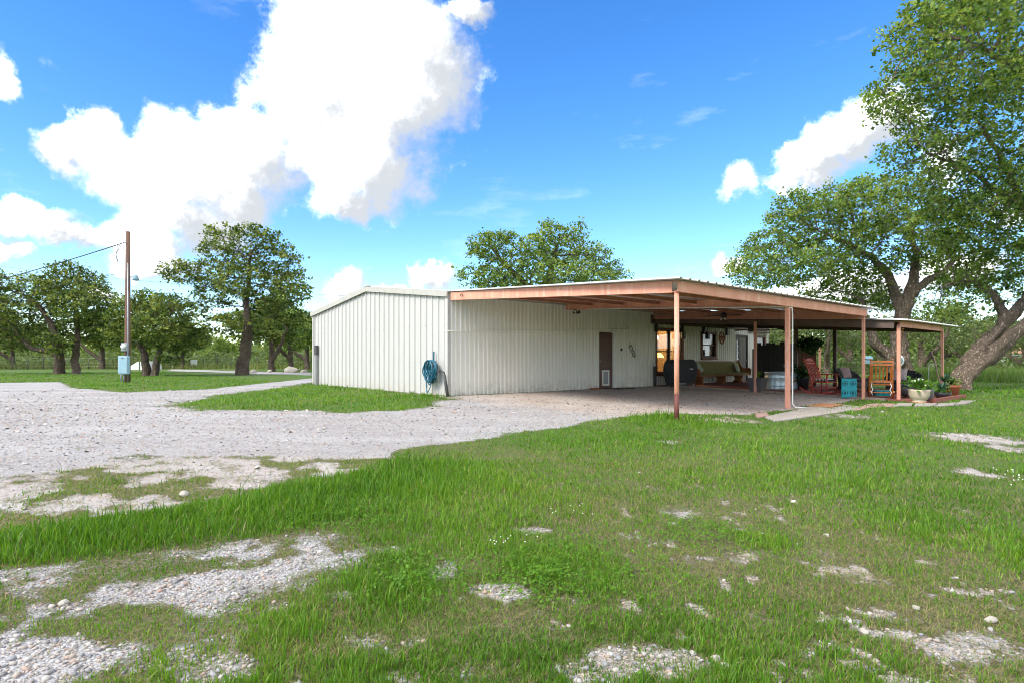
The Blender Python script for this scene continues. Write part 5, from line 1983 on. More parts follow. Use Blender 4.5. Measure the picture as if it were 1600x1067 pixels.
rocking_chair('dark red wooden rocking chair with arched slatted back and striped cushion', at(1286, 616.5, PATIO_LIFT), R(34), 'redwood', 'arched', 'stripe', 7)
orc = rocking_chair('orange-brown wooden rocking chair seen from behind at the patio edge', at(1376, 621.5, PATIO_LIFT), R(151), 'orangewood', 'flat', 'stripe', 6)
for s in (-1, 1):
    MB().tube([(s * .23, .25, .46), (s * .25, .30, .36), (s * .21, .32, .26), (s * .25, .33, .20), (s * .22, .34, .10)], .011, 5).build('cushion_tie', M['white'], orc)


def wicker_chair(label, loc, rz, w, pillowmat, plabel):
    t = thing('wicker_chair', label, 'chair', loc, rz, 'black wicker seats on the patio')
    # curved back and arms as one wrapped shell of woven strands
    sh = MB()
    v, f = [], []
    n_ = 26
    for k in range(n_ + 1):
        a = R(-100) + R(200) * k / n_ + R(90)
        h = .40 + .36 * max(0.0, math.sin(a)) ** 0.7
        flare = 1.0 + .10 * max(0.0, math.sin(a))
        for (rr_, z) in ((.84, .06), (.93, .30), (1.0 * flare, h - .03), (1.06 * flare, h + .01), (1.0 * flare, h + .03), (.90 * flare, h - .01), (.80, .34)):
            v.append((math.cos(a) * w * .5 * rr_, .02 + math.sin(a) * .38 * rr_, z))
    for k in range(n_):
        for i in range(6):
            q = k * 7 + i
            f.append((q, q + 7, q + 8, q + 1))
    sh.add(v, f, True)
    sh.build('shell', M['wicker'], t)
    MB().bevbox((-w * .43, -.36, .10), (w * .43, .22, .33), .03).build('seat_base', M['wicker'], t)
    MB().bevbox((-w * .40, -.37, .335), (w * .40, .18, .44), .045).build('seat_cushion', M['seatcush'], t)
    for sx_ in (-1, 1):
        for y in (-.3, .22):
            MB().tube([(sx_ * w * .38, y, 0), (sx_ * w * .40, y, .12)], [.022, .03], 8).build('leg', M['wicker'], t)
    pc_ = cushion(.46, .42, .16).build('throw_pillow', M[pillowmat])
    M3 = Matrix.Translation(loc) @ Matrix.Rotation(rz, 4, 'Z') @ Matrix.Translation((-.12 * w, .13, .63)) @ Matrix.Rotation(R(70), 4, 'X')
    pc_.matrix_world = M3
    tag(pc_, plabel, 'pillow')
    return t


wicker_chair('wide black wicker loveseat behind the teal stool and the red rocker', at(1331, 609, PATIO_LIFT), R(28), 1.15, 'greypillow', 'grey and pink striped pillow on the black wicker loveseat')
wicker_chair('black wicker armchair between the patio corner post and the bowl planter', at(1411, 614, PATIO_LIFT), R(-42), 1.05, 'pinkpillow', 'pinkish pillow on the black wicker armchair')
ot = thing('wicker_ottoman', 'low black wicker ottoman in front of the black wicker armchair', 'ottoman', at(1419, 621, PATIO_LIFT), YAW)
MB().lathe([(.24, .05), (.29, .12), (.30, .30), (.27, .34)], 22).build('body', M['wicker'], ot)
MB().lathe([(.28, .342), (.29, .38), (.25, .42), (.1, .43)], 22).build('cushion', M['seatcush'], ot)
for k in range(4):
    a = k * math.pi / 2 + .6
    MB().tube([(.2 * math.cos(a), .2 * math.sin(a), 0), (.22 * math.cos(a), .22 * math.sin(a), .07)], .02, 7).build('leg', M['wicker'], ot)


# ---- teal pierced boxes
def teal_box(label, loc, rz, w, h, nx, nz):
    t = thing('teal_stool', label, 'stool', loc, rz, None)
    MB().bevbox((-w / 2, -w / 2, 0), (w / 2, w / 2, h), .012).build('body', M['teal'], t)
    sides = ((0, -1), (-1, 0), (1, 0), (0, 1))
    for sx_, sy_ in sides:
        ang = math.atan2(sy_, sx_) + math.pi / 2
        for i in range(nx):
            for j in range(nz):
                x = (i + .5) / nx * w - w / 2
                z = (j + .5) / nz * h
                r0 = min(w / nx, h / nz) * .34
                base = Matrix.Rotation(ang, 4, 'Z') @ Matrix.Translation((x, -w / 2 - .002, z)) @ Matrix.Rotation(R(90), 4, 'X')
                pts = [base @ Vector((math.cos(q) * r0, math.sin(q) * r0, 0)) for q in np.linspace(0, 2 * math.pi, 17)]
                MB().tube(pts, .008, 5, False).build('ring', M['tealdark'], t)
                MB().lathe([(r0 * .42, -.004), (r0 * .42, .006)], 14, base).build('hole', M['tealdark'], t)
    return t


teal_box('bright teal pierced garden stool with ring pattern at the patio edge', at(1326.5, 620, .03), R(-30), .40, .56, 2, 2)
teal_box('low teal box showing under the orange-brown rocking chair', at(1378, 617.5, PATIO_LIFT), R(-20), .44, .18, 3, 1)


# ---- ceiling fans
def ceiling_fan(label, loc, drop, rz):
    t = thing('ceiling_fan', label, 'fan', loc, rz, 'ceiling fans under the patio roofs')
    MB().tube([(0, 0, .06), (0, 0, drop)], .014, 8).build('down_rod', M['black'], t)
    MB().lathe([(.03, .12), (.10, .09), (.12, .03), (.10, -.04), (.05, -.06)], 18).build('motor', M['black'], t)
    for k in range(5):
        a = k * 2 * math.pi / 5
        Mx = Matrix.Rotation(a, 4, 'Z')
        b = MB().add([(.18, -.06, .012), (.66, -.075, .0), (.70, 0, .004), (.66, .075, .014), (.18, .06, .024), (.18, -.06, .004), (.66, -.075, -.008), (.70, 0, -.004), (.66, .075, .006), (.18, .06, .016)],
                     [(0, 1, 2, 3, 4), (9, 8, 7, 6, 5), (0, 5, 6, 1), (1, 6, 7, 2), (2, 7, 8, 3), (3, 8, 9, 4), (4, 9, 5, 0)], False, Mx).build('blade', M['dark'], t)
        MB().box((.09, -.018, .008), (.24, .018, .016), Mx).build('blade_arm', M['black'], b)
    for k in range(3):
        a = k * 2.1 + .3
        MB().sphere((.09 * math.cos(a), .09 * math.sin(a), -.10), .042, 10, 8).build('bulb', M['bulb'], t)
    return t


q = deep(1131, 494, 20.5)
ceiling_fan('black ceiling fan with white bulbs under the roof in front of the pew', q, .22, .3)
q = deep(1173, 516, 21.5)
ceiling_fan('black ceiling fan seen above the grey planter and inner post', q, .30, .9)
q = deep(1229, 515, 22.5)
ceiling_fan('black ceiling fan half hidden behind the middle carport post', q, .25, .1)

# ---- hanging fern and wind chime
q = deep(1265, 538, 21.8)
hf = thing('hanging_fern', 'dark hanging fern basket under the patio roof above the red rocker', 'plant', q, 0)
MB().lathe([(.05, -.14), (.15, -.08), (.19, .02), (.18, .03)], 18).build('basket', M['greypot'], hf)
for k in range(3):
    a = k * 2.09
    MB().tube([(.18 * math.cos(a), .18 * math.sin(a), .02), (0, 0, .5)], .004, 4).build('hanger_wire', M['black'], hf)
c = rp.normal(0, 1, (900, 3)) * np.array([.19, .19, .12])
v, f, rn = leaf_cloud(c, .02, .11, rp, .3)
leaves_on(hf, 'foliage', v, f, rn, 'fern')
leaves_on(hf, 'fronds', *frond_mesh(46, .5, .05, 1.05, rp, -.02, 1.0), 'fern')
q = deep(1409, 514, 17.35)
wc = thing('wind_chime', 'small copper wind chime hanging beside the patio corner post', 'wind chime', q, 0)
MB().tube([(0, 0, -.02), (0, 0, .22)], .004, 5).build('cord', M['dark'], wc)
MB().lathe([(.05, -.02), (.05, 0), (.02, .03)], 12).build('top', M['mat'], wc)
for k in range(4):
    a = k * math.pi / 2
    MB().tube([(.035 * math.cos(a), .035 * math.sin(a), -.03), (.035 * math.cos(a), .035 * math.sin(a), -.2 - .03 * k)], .008, 6).build('tube', M['mat'], wc)
MB().sphere((0, 0, -.26), .022, 8, 6).build('clapper', M['mat'], wc)

# ---- screens at the far end of the patio
bs = thing('privacy_screen', 'black woven privacy screen with ragged top behind the galvanised tank', 'screen', W(15.3, 0, 0), YAW)
for k in range(9):
    v0 = -1.15 - k * .205
    MB().box((-.02, v0 - .198, -.05), (.02, v0, 1.62 + .06 * math.sin(k * 2.3) + (.1 if k > 0 else -.12))).build('panel_board', M['black'], bs)  # boards coloured black to stand for the shadow side of the fence
MB().box((.022, -3.0, .3), (.06, -1.15, .36)).box((.022, -3.0, 1.3), (.06, -1.15, 1.36)).build('rail', M['black'], bs)
wf = thing('board_fence', 'brown board fence panel with light gaps behind the dark fern pot', 'fence', W(15.3, 0, 0), YAW)
rf = random.Random(4)
for k in range(5):
    v0 = -3.06 - k * .16
    MB().box((-.015, v0 - .145, -.05), (.015, v0, 1.60 + rf.uniform(-.03, .03))).build('board', M['brownframe'], wf)
MB().box((.018, -3.86, .3), (.05, -3.04, .37)).box((.018, -3.86, 1.25), (.05, -3.04, 1.32)).build('rail', M['brownframe'], wf)
# ---- feeder on a pole, oval plaque on the trunk
q = deep(1348, 600, 24.5)
bf = thing('bird_feeder', 'blue-grey house-shaped bird feeder on a thin pole beyond the patio', 'bird feeder', (q.x, q.y, float(gz(q.x, q.y))), 0)
MB().tube([(0, 0, -.05), (0, 0, 1.22)], .02, 8).build('pole', M['steel'], bf)
MB().tube([(0, 0, 1.2), (.25, 0, 1.2)], .015, 6).build('arm', M['steel'], bf)
MB().bevbox((.14, -.12, 1.04), (.50, .12, 1.26), .01).build('body', M['bluepaint'], bf)
MB().prism([(-.17, 1.262), (.17, 1.262), (0, 1.40)], 0, .10, .54).build('roof', M['bluepaint'], bf)
bf.scale = (.72, .72, .9)
q = deep(1407, 563, 27.0)
pq = thing('oval_plaque', 'small blue and white oval plaque fixed to the trunk beyond the patio', 'plaque', q, 0)
MB().lathe([(.17, 0), (.16, .03), (.10, .035)], 20, Matrix.Rotation(R(90), 4, 'X'), 1, 1.5).build('rim', M['white'], pq)
MB().lathe([(.09, .036), (.08, .05), (.02, .055)], 18, Matrix.Rotation(R(90), 4, 'X'), 1, 1.5).build('centre', M['bluepaint'], pq)

wp_ = thing('wooden_post', 'thin pinkish wooden post standing beyond the patio behind the red rocker', 'post', (deep(1281, 590, 29.5).x, 29.5, -.05), 0)
MB().tube([(0, 0, -.1), (0, 0, 1.9)], [.07, .06], 10).build('shaft', M['saucer'], wp_)
MB().tube([(0, 0, 1.9), (0, 0, 1.95)], [.065, .02], 10).build('top', M['saucer'], wp_)
# ---- hose on the gable wall and the tap pipe at the corner
hv = 0.62
hs_ = thing('garden_hose', 'coiled blue-green garden hose hung on the white gable wall', 'hose', W(-0.06, hv, 0), YAW)
rh = random.Random(12)
strands = []
for k in range(20):
    ax_, az_ = rh.uniform(.13, .36), rh.uniform(.16, .36)
    ph = rh.uniform(-.09, .09)
    zc = .80 - (.40 - az_) * -1.0 - .08
    loop = [(-.05 - .009 * k - .01 * math.sin(3 * t + k), ph + ax_ * math.sin(t) * (1 + .08 * math.sin(2 * t + k)), (1.02 - az_) + az_ * math.cos(t)) for t in np.linspace(0, 2 * math.pi, 28)]
    MB().tube(loop, .017, 6, False).build('coil', M['hose'], hs_)
MB().tube([(-.18, .16, .98), (-.19, .19, .6), (-.18, .17, .3), (-.2, .08, .04), (-.26, -.02, .01), (-.3, -.1, .01)], .014, 6).build('tail', M['hose'], hs_)
MB().tube([(-.18, -.1, .5), (-.2, -.08, .25), (-.22, .02, .08), (-.2, .12, .10), (-.16, .16, .3)], .014, 6).build('tail', M['hose'], hs_)
MB().box((-.05, -.02, .96), (-.015, .02, 1.28)).box((-.22, -.02, .96), (-.05, .02, .985)).build('hanger', M['hose'], hs_)
tpp = thing('tap_pipe', 'leaning black standpipe with a curved spout at the building corner', 'pipe', W(-.12, -.14, 0), YAW)
MB().tube([(.02, -.02, -.1), (-.04, .0, .30), (-.09, .02, .62)], .045, 10).build('sleeve', M['greypot'], tpp)
MB().tube([(-.02, -.03, .0), (-.06, -.02, .4), (-.10, .0, .68), (-.14, .10, .73), (-.16, .28, .70), (-.16, .36, .62)], .017, 8).build('spout_hose', M['black'], tpp)

# ---- utility pole with meter box
b0 = at(199, 597)
up_ = thing('utility_pole', 'brown wooden utility pole with blue-grey meter box and yard light beside the drive', 'pole', b0, 0)
PH = 6.85
MB().tube([(0, 0, -.3), (.01, 0, 2), (.02, 0, 4.5), (.03, 0, PH)], [.13, .12, .105, .095], 14).build('pole', M['polewood'], up_)
MB().tube([(.09, -.10, 0), (.09, -.105, 2.2), (.08, -.095, 5.4)], .032, 8).build('conduit', M['steel'], up_)
MB().tube([(-.09, -.08, 0), (-.09, -.08, .5)], .04, 8).build('conduit', M['steel'], up_)
bx = MB().bevbox((-.22, -.32, .38), (.22, -.13, 1.20), .012).build('meter_box', M['boxblue'], up_)
MB().bevbox((-.20, -.335, .42), (.20, -.32, 1.16), .006).build('box_door', M['boxblue'], bx)
MB().box((-.05, -.345, 1.08), (.05, -.336, 1.11)).build('latch', M['greypot'], bx)
MB().bevbox((-.14, -.24, 1.42), (.14, -.12, 1.78), .01).build('meter_base', M['palegrey'], up_)
MB().lathe([(.11, 0), (.11, .05), (.09, .10), (.03, .12)], 18, Matrix.Translation((0, -.24, 1.62)) @ Matrix.Rotation(R(90), 4, 'X')).build('meter', M['bulb'], up_)
la = MB().tube([(.11, 0, 4.75), (.26, -.02, 4.80), (.38, -.03, 4.80)], .018, 7).build('lamp_arm', M['bluepaint'], up_)
MB().lathe([(.05, 4.86), (.08, 4.82), (.13, 4.70), (.135, 4.62), (.10, 4.61)], 16, Matrix.Translation((.40, -.03, 0))).build('lamp_head', M['bluepaint'], up_)
for k in range(3):
    MB().tube([(-.10, -.02, 5.4 + .12 * k), (-.36 - .05 * k, -.05, 5.35 + .1 * k), (-.48, -.05, 5.75 + .05 * k), (-.42 + .1 * k, -.03, 6.25)], .010, 5).build('drop_loop', M['wire'], up_)
MB().tube([(.0, -.12, 6.3), (-.12, -.12, 6.35)], .02, 7).build('insulator', M['palegrey'], up_)
sp_ = thing('standpipe', 'short pale standpipe at the foot of the utility pole', 'pipe', at(189, 596), 0)
MB().tube([(0, 0, -.1), (0, 0, .52), (-.08, 0, .55)], .035, 8).build('pipe', M['palegrey'], sp_)
MB().bevbox((-.12, -.05, .46), (-.02, .05, .58), .01).build('tap', M['palegrey'], sp_)


def cable(name, label, a, b, sag, r_):
    a, b = Vector(a), Vector(b)
    pts = [a.lerp(b, t) - Vector((0, 0, sag * 4 * t * (1 - t))) for t in np.linspace(0, 1, 30)]
    o = MB().tube(pts, r_, 5).build(name, M['wire'])
    tag(o, label, 'cable', 'overhead cables at the pole')


cable('power_cable', 'thick twisted overhead cable running from the pole top to the left', b0 + Vector((-.1, -.1, 6.32)), deep(-420, 500, 40), .9, .022)
cable('power_cable', 'thin lower cable running from the pole to the left behind the treetops', b0 + Vector((-.1, 0, 5.0)), deep(-400, 510, 52), .5, .010)
cable('power_cable', 'very thin far cable crossing the sky behind the oaks', deep(-100, 405, 80), deep(560, 464, 84), .5, .016)

# ---- wire fence beyond the trees
rfp = random.Random(21)
FA, FB = Vector((-58, 60, 0)), Vector((-17.5, 68, 0))
nf = 30
fence = thing('wire_fence', 'long wire fence with thin posts across the back of the yard', 'fence', FA, 0)
post_me = None
for k in range(nf):
    p = FA.lerp(FB, k / (nf - 1)) - FA
    if post_me is None:
        o = MB().tube([(0, 0, -.2), (0, 0, 1.25)], [.05, .04], 6).build('fence_post', M['fencepost'], fence)
        post_me = o.data
    else:
        o = bpy.data.objects.new('fence_post', post_me)
        col.objects.link(o)
        o.parent = fence
    o.location = p
    o.scale = (1, 1, rfp.uniform(.9, 1.12) * (1.25 if k % 6 == 0 else 1))
    o.rotation_euler = (rfp.uniform(-.04, .04), rfp.uniform(-.04, .04), 0)
for z in (.3, .6, .9, 1.15):
    MB().tube([(0, 0, z), tuple((FB - FA) + Vector((0, 0, z)))], .010, 4).build('fence_wire', M['steel'], fence)
sg = thing('fence_sign', 'small white rectangular sign on the wire fence left of the tall oak', 'sign', deep(303, 566, 64.5), 0)
MB().bevbox((-.38, -.03, -.3), (.38, 0, .3), .01).build('plate', M['white'], sg)
MB().tube([(0, .03, -1.2), (0, .03, .3)], .03, 6).build('stake', M['fencepost'], sg)
# pale sloping shed end seen behind the pole
sh = thing('white_lean_to', 'small white sloping shed end behind the twin-stemmed oak', 'shed', (deep(218, 560, 58).x, 58, 0), 0)
MB().prism([(-1.1, 0), (-1.05, .30), (-.2, .82), (.9, .86), (.9, 0)], 1, 0, 2.2).build('wall', M['farwhite'], sh)
MB().box((-.05, -.02, 0), (.05, -.003, .8)).build('seam_post', M['greypot'], sh)

# ---- white boulders beside the far drive, stones in the grass
def rock_mesh(seed, sx_, sy_, sz_):
    rr_ = np.random.default_rng(seed)
    m = MB().sphere((0, 0, 0), 1.0, 10, 7)
    dirs = rr_.normal(0, 1, (14, 3))
    dirs /= np.linalg.norm(dirs, axis=1, keepdims=True)
    cut = rr_.uniform(.62, .92, 14)
    out = []
    for p in m.v:
        q = np.array(p)
        for d, c in zip(dirs, cut):
            e = q.dot(d) - c
            if e > 0:
                q = q - d * e
        out.append((q[0] * sx_, q[1] * sy_, q[2] * sz_))
    m.v = out
    m.sm = [False] * len(m.f)
    return m


for k, (x, y, w, h, lab) in enumerate([(415, 581, 1.3, .75, 'long white boulder beside the far drive near the building'), (383, 582.5, .8, .4, 'white boulder at the far drive just right of the tall oak'),
                                       (399, 581.5, .55, .35, 'small white boulder between the two larger ones by the far drive'), (440, 582, .8, .45, 'white boulder of the row closest to the building corner')]):
    w, h = w * .5, h * .55
    x_ = {0: 456, 1: 396, 2: 421, 3: 475}[k]
    o = rock_mesh(60 + k, w, w * .6, h).build('boulder', M['limestone'])
    p = at(x_, y)
    o.location = (p.x, p.y, h * .35)
    o.rotation_euler = (0, 0, k * 1.3)
    tag(o, lab, 'boulder', 'white boulders by the far drive')
for k, (x, y, s, lab) in enumerate([(1548, 972, .062, 'angular white stone in the grass at the lower right'), (1291, 836, .050, 'white stone in the middle of the right lawn'),
                                    (1431, 951, .045, 'flat whitish stone left of the angular one at lower right'), (1379, 644, .085, 'round white stone on the lawn before the patio path'),
                                    
                                    (288, 774, .10, 'flat pinkish stone in the mixed gravel left of the long grass'), (100, 946, .055, 'blue-grey stone in the gravel track at left'),
                                    
                                    (1120, 1031, .055, 'round white stone in the bottom gravel patch'), (1131, 1041, .05, 'blue-white stone beside the round one in the bottom patch'),
                                    
                                    (1351, 989, .05, 'white stone at the edge of the lower right bare patch')]):
    s *= .55
    o = rock_mesh(80 + k, s, s * .8, s * .6).build('stone', M['limestone'])
    p = at(x, y)
    o.location = (p.x, p.y, float(ground_z(np.array([p.x]), np.array([p.y]))[0]) + s * .25)
    o.rotation_euler = (0, 0, k * 2.1)
    tag(o, lab, 'stone', 'loose stones in the yard')

# ---- far house and vehicles at the right edge
q = deep(1592, 575, 95)
fh = thing('far_house', 'far white house with tan roof at the right edge behind the meadow', 'house', (q.x, q.y, 0), R(-18))
MB().box((-3.2, -2.5, 0), (3.2, 2.5, 2.0)).build('wall', M['farwhite'], fh)
MB().prism([(-2.9, 2.0), (2.9, 2.0), (0, 3.1)], 0, -3.5, 3.5).build('roof', M['farroof'], fh)
for x in (-1.7, .9):
    w_ = MB().box((x, -2.54, .8), (x + .9, -2.5, 1.6)).build('window', M['darkframe'], fh)
for px, lab in ((1556, 'white vehicle parked far off left of the far white house'), (1538, 'pale vehicle parked far off behind the leaning trunk')):
    q = deep(px, 575, 85)
    vh = thing('parked_car', lab, 'car', (q.x, q.y, 0), R(8), 'vehicles parked far off')
    MB().prism([(-2.1, .35), (2.1, .35), (2.15, .8), (1.3, .95), (.7, 1.45), (-1.3, 1.45), (-2.0, .95)], 1, -.85, .85).build('body', M['farwhite'], vh)
    MB().prism([(-1.2, .98), (.95, .98), (.62, 1.38), (-1.1, 1.38)], 1, -.87, .87).build('window_band', M['darkframe'], vh)
    for x in (-1.3, 1.3):
        for y in (-.78, .78):
            MB().tube([(x, y - .1, .32), (x, y + .1, .32)], .32, 14).build('wheel', M['black'], vh)


# ------------------------------------------------------------------ gravel chips, grass, weeds
def polar(n, r0, r1, half, rs):
    r = r0 * (r1 / r0) ** rs.random(n)
    a = rs.uniform(-half, half, n)
    return r * np.sin(a), r * np.cos(a), r


def chips_material():
    k = NT('limestone_chips')
    c = k.ramp(k.attr('rnd'), [(0.0, (0.16, 0.16, 0.165)), (0.2, (0.27, 0.275, 0.30)), (0.45, (0.37, 0.345, 0.32)), (0.62, (0.37, 0.275, 0.22)), (0.72, (0.40, 0.37, 0.335)), (0.9, (0.52, 0.50, 0.485)), (1.0, (0.36, 0.21, 0.15))])
    p = k.pos()
    c = k.mix(k.math('MULTIPLY', k.maprange(k.noise(p, 90, 4, 0.6), 0.4, 0.7), 0.35), c, (0.36, 0.31, 0.26))
    k.principled(c, 0.9, 0, k.bump(k.noise(p, 150, 3, 0.6), 0.5, 0.006), 0.2)
    return k.m


M['chips'] = chips_material()


def stone_field(name, label, x, y, size, poly, rs, sink=0.25, minz=-9):
    """many small angular stones as one mass"""
    if poly == 'ico':
        t = (1 + 5 ** .5) / 2
        bv = np.array([(-1, t, 0), (1, t, 0), (-1, -t, 0), (1, -t, 0), (0, -1, t), (0, 1, t), (0, -1, -t), (0, 1, -t), (t, 0, -1), (t, 0, 1), (-t, 0, -1), (-t, 0, 1)], float) / math.hypot(1, t)
        bf = np.array([(0, 11, 5), (0, 5, 1), (0, 1, 7), (0, 7, 10), (0, 10, 11), (1, 5, 9), (5, 11, 4), (11, 10, 2), (10, 7, 6), (7, 1, 8), (3, 9, 4), (3, 4, 2), (3, 2, 6), (3, 6, 8), (3, 8, 9), (4, 9, 5), (2, 4, 11), (6, 2, 10), (8, 6, 7), (9, 8, 1)])
    else:
        bv = np.array([(1, 0, 0), (0.2, 1, 0), (-1, 0.1, 0), (-0.1, -1, 0), (0.1, 0.1, 1)], float)
        bf = np.array([(0, 1, 4), (1, 2, 4), (2, 3, 4), (3, 0, 4)])
    n, m = len(x), len(bv)
    sc = size[:, None] * rs.uniform(.65, 1.3, (n, 3)) * np.array([1, 1, .68])
    v = bv[None] * (1 + rs.normal(0, .24, (n, m, 1))) * sc[:, None]
    a = rs.uniform(0, 6.28, n)
    b = rs.normal(0, .35, n)
    ca, sa, cb, sb = np.cos(a)[:, None], np.sin(a)[:, None], np.cos(b)[:, None], np.sin(b)[:, None]
    X, Yv, Z = v[..., 0], v[..., 1], v[..., 2]
    X, Z = X * cb - Z * sb, X * sb + Z * cb
    X, Yv = X * ca - Yv * sa, X * sa + Yv * ca
    gzv = ground_z(x, y)
    P = np.stack([X + x[:, None], Yv + y[:, None], Z + (gzv + size * sink)[:, None]], -1).reshape(-1, 3)
    f = (bf[None] + (np.arange(n) * m)[:, None, None]).reshape(-1, 3)
    o = np_mesh(name, P, [f], M['chips'], None, {'rnd': np.repeat(rs.random(n), m)})
    tag(o, label, 'gravel', kind='stuff')


rs = np.random.default_rng(300)
x, y, r = polar(150000, 1.7, 5.2, R(47), rs)
bare = ground_cover(x, y)[0]
k = rs.random(len(x)) < np.clip((bare * 1.3 - .42) * .5, 0, 1)
x, y, r = x[k], y[k], r[k]
sz = rs.lognormal(math.log(.0056), .5, len(x)).clip(.003, .016)
stone_field('gravel', 'loose grey and pink limestone chips on the near track and bare patches', x, y, sz, 'ico', rs)
x, y, r = polar(120000, 5.2, 26, R(47), rs)
bare, _, _, _, dirt, drive = ground_cover(x, y)
u, v = uv_of(x, y)
k = (rs.random(len(x)) < np.clip(bare * 1.1 - .2, 0, 1) * (1 - .45 * dirt)) & ~((u > 0) & (v > -.1)) & ~((u > 9.7) & (v > -9.1))
x, y, r = x[k], y[k], r[k]
sz = rs.lognormal(math.log(.0085), .4, len(x)).clip(.007, .04) * np.clip(r / 9, .85, 1.5)
stone_field('gravel', 'pale crushed limestone spread over the drive', x, y, sz, 'pyr', rs)


def blades(name, label, x, y, h, w, lean, rnd, seg, rs, mat='grass', z=None):
    n = len(x)
    z = ground_z(x, y) if z is None else z
    a = rs.uniform(0, 6.28, n)
    dx, dy = np.cos(a), np.sin(a)
    sa = a + math.pi / 2 + rs.normal(0, .5, n)
    sx_, sy_ = np.cos(sa), np.sin(sa)
    ln = lean * h
    base = np.stack([x, y, z - .006], 1)
    side = np.stack([sx_ * w / 2, sy_ * w / 2, np.zeros(n)], 1)
    hz = h * np.sqrt(np.clip(1 - (lean * .85) ** 2, .12, 1))
    tip = base + np.stack([dx * ln, dy * ln, hz], 1)
    if seg == 2:
        mid = base + np.stack([dx * ln * .36, dy * ln * .36, hz * .60], 1)
        P = np.stack([base - side, base + side, mid + side * .8, mid - side * .8, tip], 1).reshape(-1, 3)
        i = np.arange(n) * 5
        fs = [np.stack([i, i + 1, i + 2, i + 3], 1), np.stack([i + 3, i + 2, i + 4], 1)]
        m = 5
    else:
        P = np.stack([base - side, base + side, tip], 1).reshape(-1, 3)
        i = np.arange(n) * 3
        fs = [np.stack([i, i + 1, i + 2], 1)]
        m = 3
    o = np_mesh(name, P, fs, M[mat], None, {'rnd': np.repeat(np.clip(rnd, 0, 1), m)})
    tag(o, label, 'grass', kind='stuff')


def grass_field(n, r0, r1, seg, label, rs, wk):
    x, y, r = polar(n, r0, r1, R(47), rs)
    # blades stand in tufts
    ci = rs.integers(0, n, n)
    tuft = rs.random(n) < .55
    src = (ci // 9) * 9 % n
    x = np.where(tuft, x[src] + rs.normal(0, .022, n) * r[src] ** .5, x)
    y = np.where(tuft, y[src] + rs.normal(0, .022, n) * r[src] ** .5, y)
    r = np.hypot(x, y)
    bare, grass, lush, dry, dirt, drive = ground_cover(x, y)
    u, v = uv_of(x, y)
    blocked = ((u > -.03) & (v > -.05)) | ((u > 9.55) & (u < 13.5) & (v > -9.15)) | ((u > 1.2) & (v > -7.2)) & (u < 19)
    keep = (rs.random(n) < np.clip(grass * 1.25 - .12, .015, 1) * np.clip(.72 + .5 * lush + .3 * (r > 6), 0, 1) * np.where(drive > .5, .6, 1)) & ~blocked & (r > 1.3)
    x, y, r, grass, lush, dry = (q[keep] for q in (x, y, r, grass, lush, dry))
    m = len(x)
    long_ = np.clip(grass - 1, 0, .4) / .4
    mow = np.clip(.55 + fbm(x, y, 2.6, 3, 400) * .9, .5, 1.4)
    h = (.029 + .031 * lush + .030 * long_) * mow * rs.lognormal(0, .33, m)
    u, v = uv_of(x, y)
    foot = np.exp(-np.clip(-u, 0, 9) / .25) * ((u < 0) & (v > -.2) & (v < 10.5))
    post = np.exp(-np.hypot(u - .31, v + 7.7) / .9)
    h = h * (1 + 1.1 * foot + 1.3 * post) * np.clip(r / 9, 1, 1.3) * (.45 + .55 * np.clip(grass, 0, 1) ** 2)
    w = wk * rs.uniform(.7, 1.3, m) * np.maximum(1, r / 3.6) * (1 + .35 * long_)
    lean = np.clip(rs.beta(2, 2.6, m) * 1.1 - .12 * long_, .05, .98)
    rnd = np.clip(.33 + .20 * rs.normal(0, 1, m) + .13 * (lush - .5) - .10 * long_, 0, .80)
    rnd = rnd + .14 * (1 - lush) * rs.random(m)
    rnd = rnd + (fbm(x, y, .8, 3, 500) - .5) * .55
    isdry = rs.random(m) < (.10 + .52 * dry)
    rnd = np.where(isdry, rs.uniform(.84, 1.0, m), np.minimum(rnd, .82))
    h = np.where(isdry, h * .75, h)
    lean = np.where(isdry, np.clip(lean + .3, 0, .98), lean)
    blades('grass', label, x, y, h, w, lean, rnd, seg, rs)


grass_field(270000, 1.6, 7.0, 2, 'short green and straw grass blades of the near lawn', rs, .0046)
grass_field(240000, 7.0, 60.0, 1, 'green grass of the lawn out to the trees', rs, .0060)

# dead straw lying in the thin places
x, y, r = polar(110000, 1.6, 9.0, R(47), rs)
bare, grass, lush, dry, dirt, drive = ground_cover(x, y)
k = rs.random(len(x)) < np.clip((.25 + dry - .5 * lush) * np.clip(1.2 - bare, .1, 1), 0, .9) * (drive < .4)
x, y, r = x[k], y[k], r[k]
n = len(x)
blades('grass', 'dead straw lying between the green blades', x, y, rs.uniform(.03, .075, n), .0026 * np.maximum(1, r / 3.2) * rs.uniform(.7, 1.4, n), rs.uniform(.86, 1.0, n), rs.uniform(.84, 1.0, n), 1, rs)

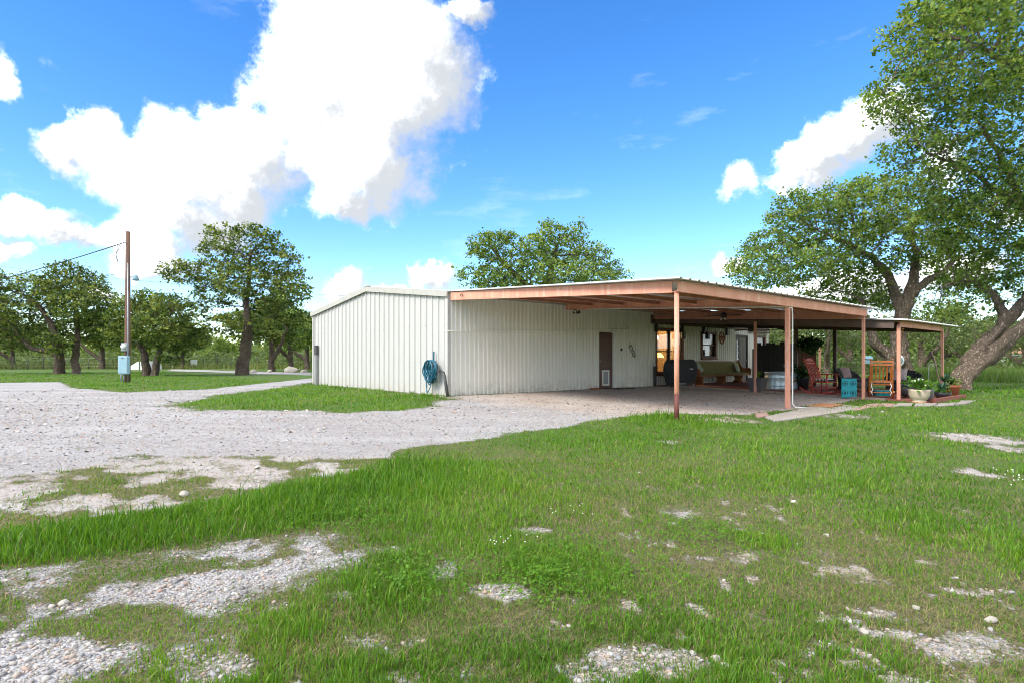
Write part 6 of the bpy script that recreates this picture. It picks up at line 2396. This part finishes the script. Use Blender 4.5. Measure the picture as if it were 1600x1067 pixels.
# tall pale weeds and meadow beyond the yard
n = 42000
a = np.where(rs.random(n) < .5, rs.uniform(-R(46), -R(17), n), rs.uniform(R(33), R(46), n))
d = np.where(a < 0, rs.uniform(62, 84, n), rs.uniform(29, 60, n))
x, y = np.tan(a) * d, d
blades('grass', 'tall uncut meadow grass and weeds beyond the yard', x, y, rs.uniform(.3, .75, n) * np.where(a < 0, 1.2, 1), np.full(n, .05) * rs.uniform(.6, 1.3, n), rs.uniform(.1, .6, n),
       np.where(a < 0, rs.uniform(.3, 1, n), rs.uniform(0, .75, n)), 1, rs, 'weed')

# clover and broad-leaf weeds in the lawn
CL = []
for px, py, rx, ry, k in ((900, 872, 170, 44, 380), (905, 915, 150, 54, 300), (840, 905, 90, 30, 500), (560, 808, 110, 24, 600), (1090, 835, 90, 24, 500), (880, 690, 120, 14, 900), (660, 905, 90, 34, 500), (1020, 668, 100, 12, 800)):
    c, e, g_ = at(px, py), at(px + rx, py), at(px, py - ry)
    q = rs.normal(0, .55, (k, 2))
    CL.append(np.stack([c.x + q[:, 0] * (e.x - c.x), c.y + q[:, 1] * (g_.y - c.y)], 1))
CL = np.concatenate(CL)
n = len(CL)
gzv = ground_z(CL[:, 0], CL[:, 1])
C3 = np.stack([CL[:, 0], CL[:, 1], gzv + rs.uniform(.02, .075, n)], 1)
rr_ = np.hypot(CL[:, 0], CL[:, 1])
V, Fc, Rn = leaf_cloud(np.repeat(C3, 3, 0), .009, .016, rs, 1.2)
o = np_mesh('clover', V, [Fc], M['grass'], None, {'rnd': .12 + Rn * .5})
tag(o, 'dark green clover and broad-leaf weeds in patches of the lawn', 'clover', kind='stuff')
fl_ = MB()
for px, py in [(1590, 745), (1570, 752), (1598, 758), (1560, 741), (1585, 760), (1575, 748), (1595, 770), (1550, 690), (785, 851), (771, 856), (778, 862), (820, 852), (868, 815), (920, 818), (915, 802)]:
    p = at(px, py)
    for q in range(3):
        s_ = .0042 if py > 780 else .006
        fl_.sphere((p.x + rs.normal(0, .05), p.y + rs.normal(0, .08), p.z + .07), s_, 6, 4)
o = fl_.build('wildflowers', M['petal'])
tag(o, 'tiny white wildflowers dotted in the grass', 'flowers', kind='stuff')
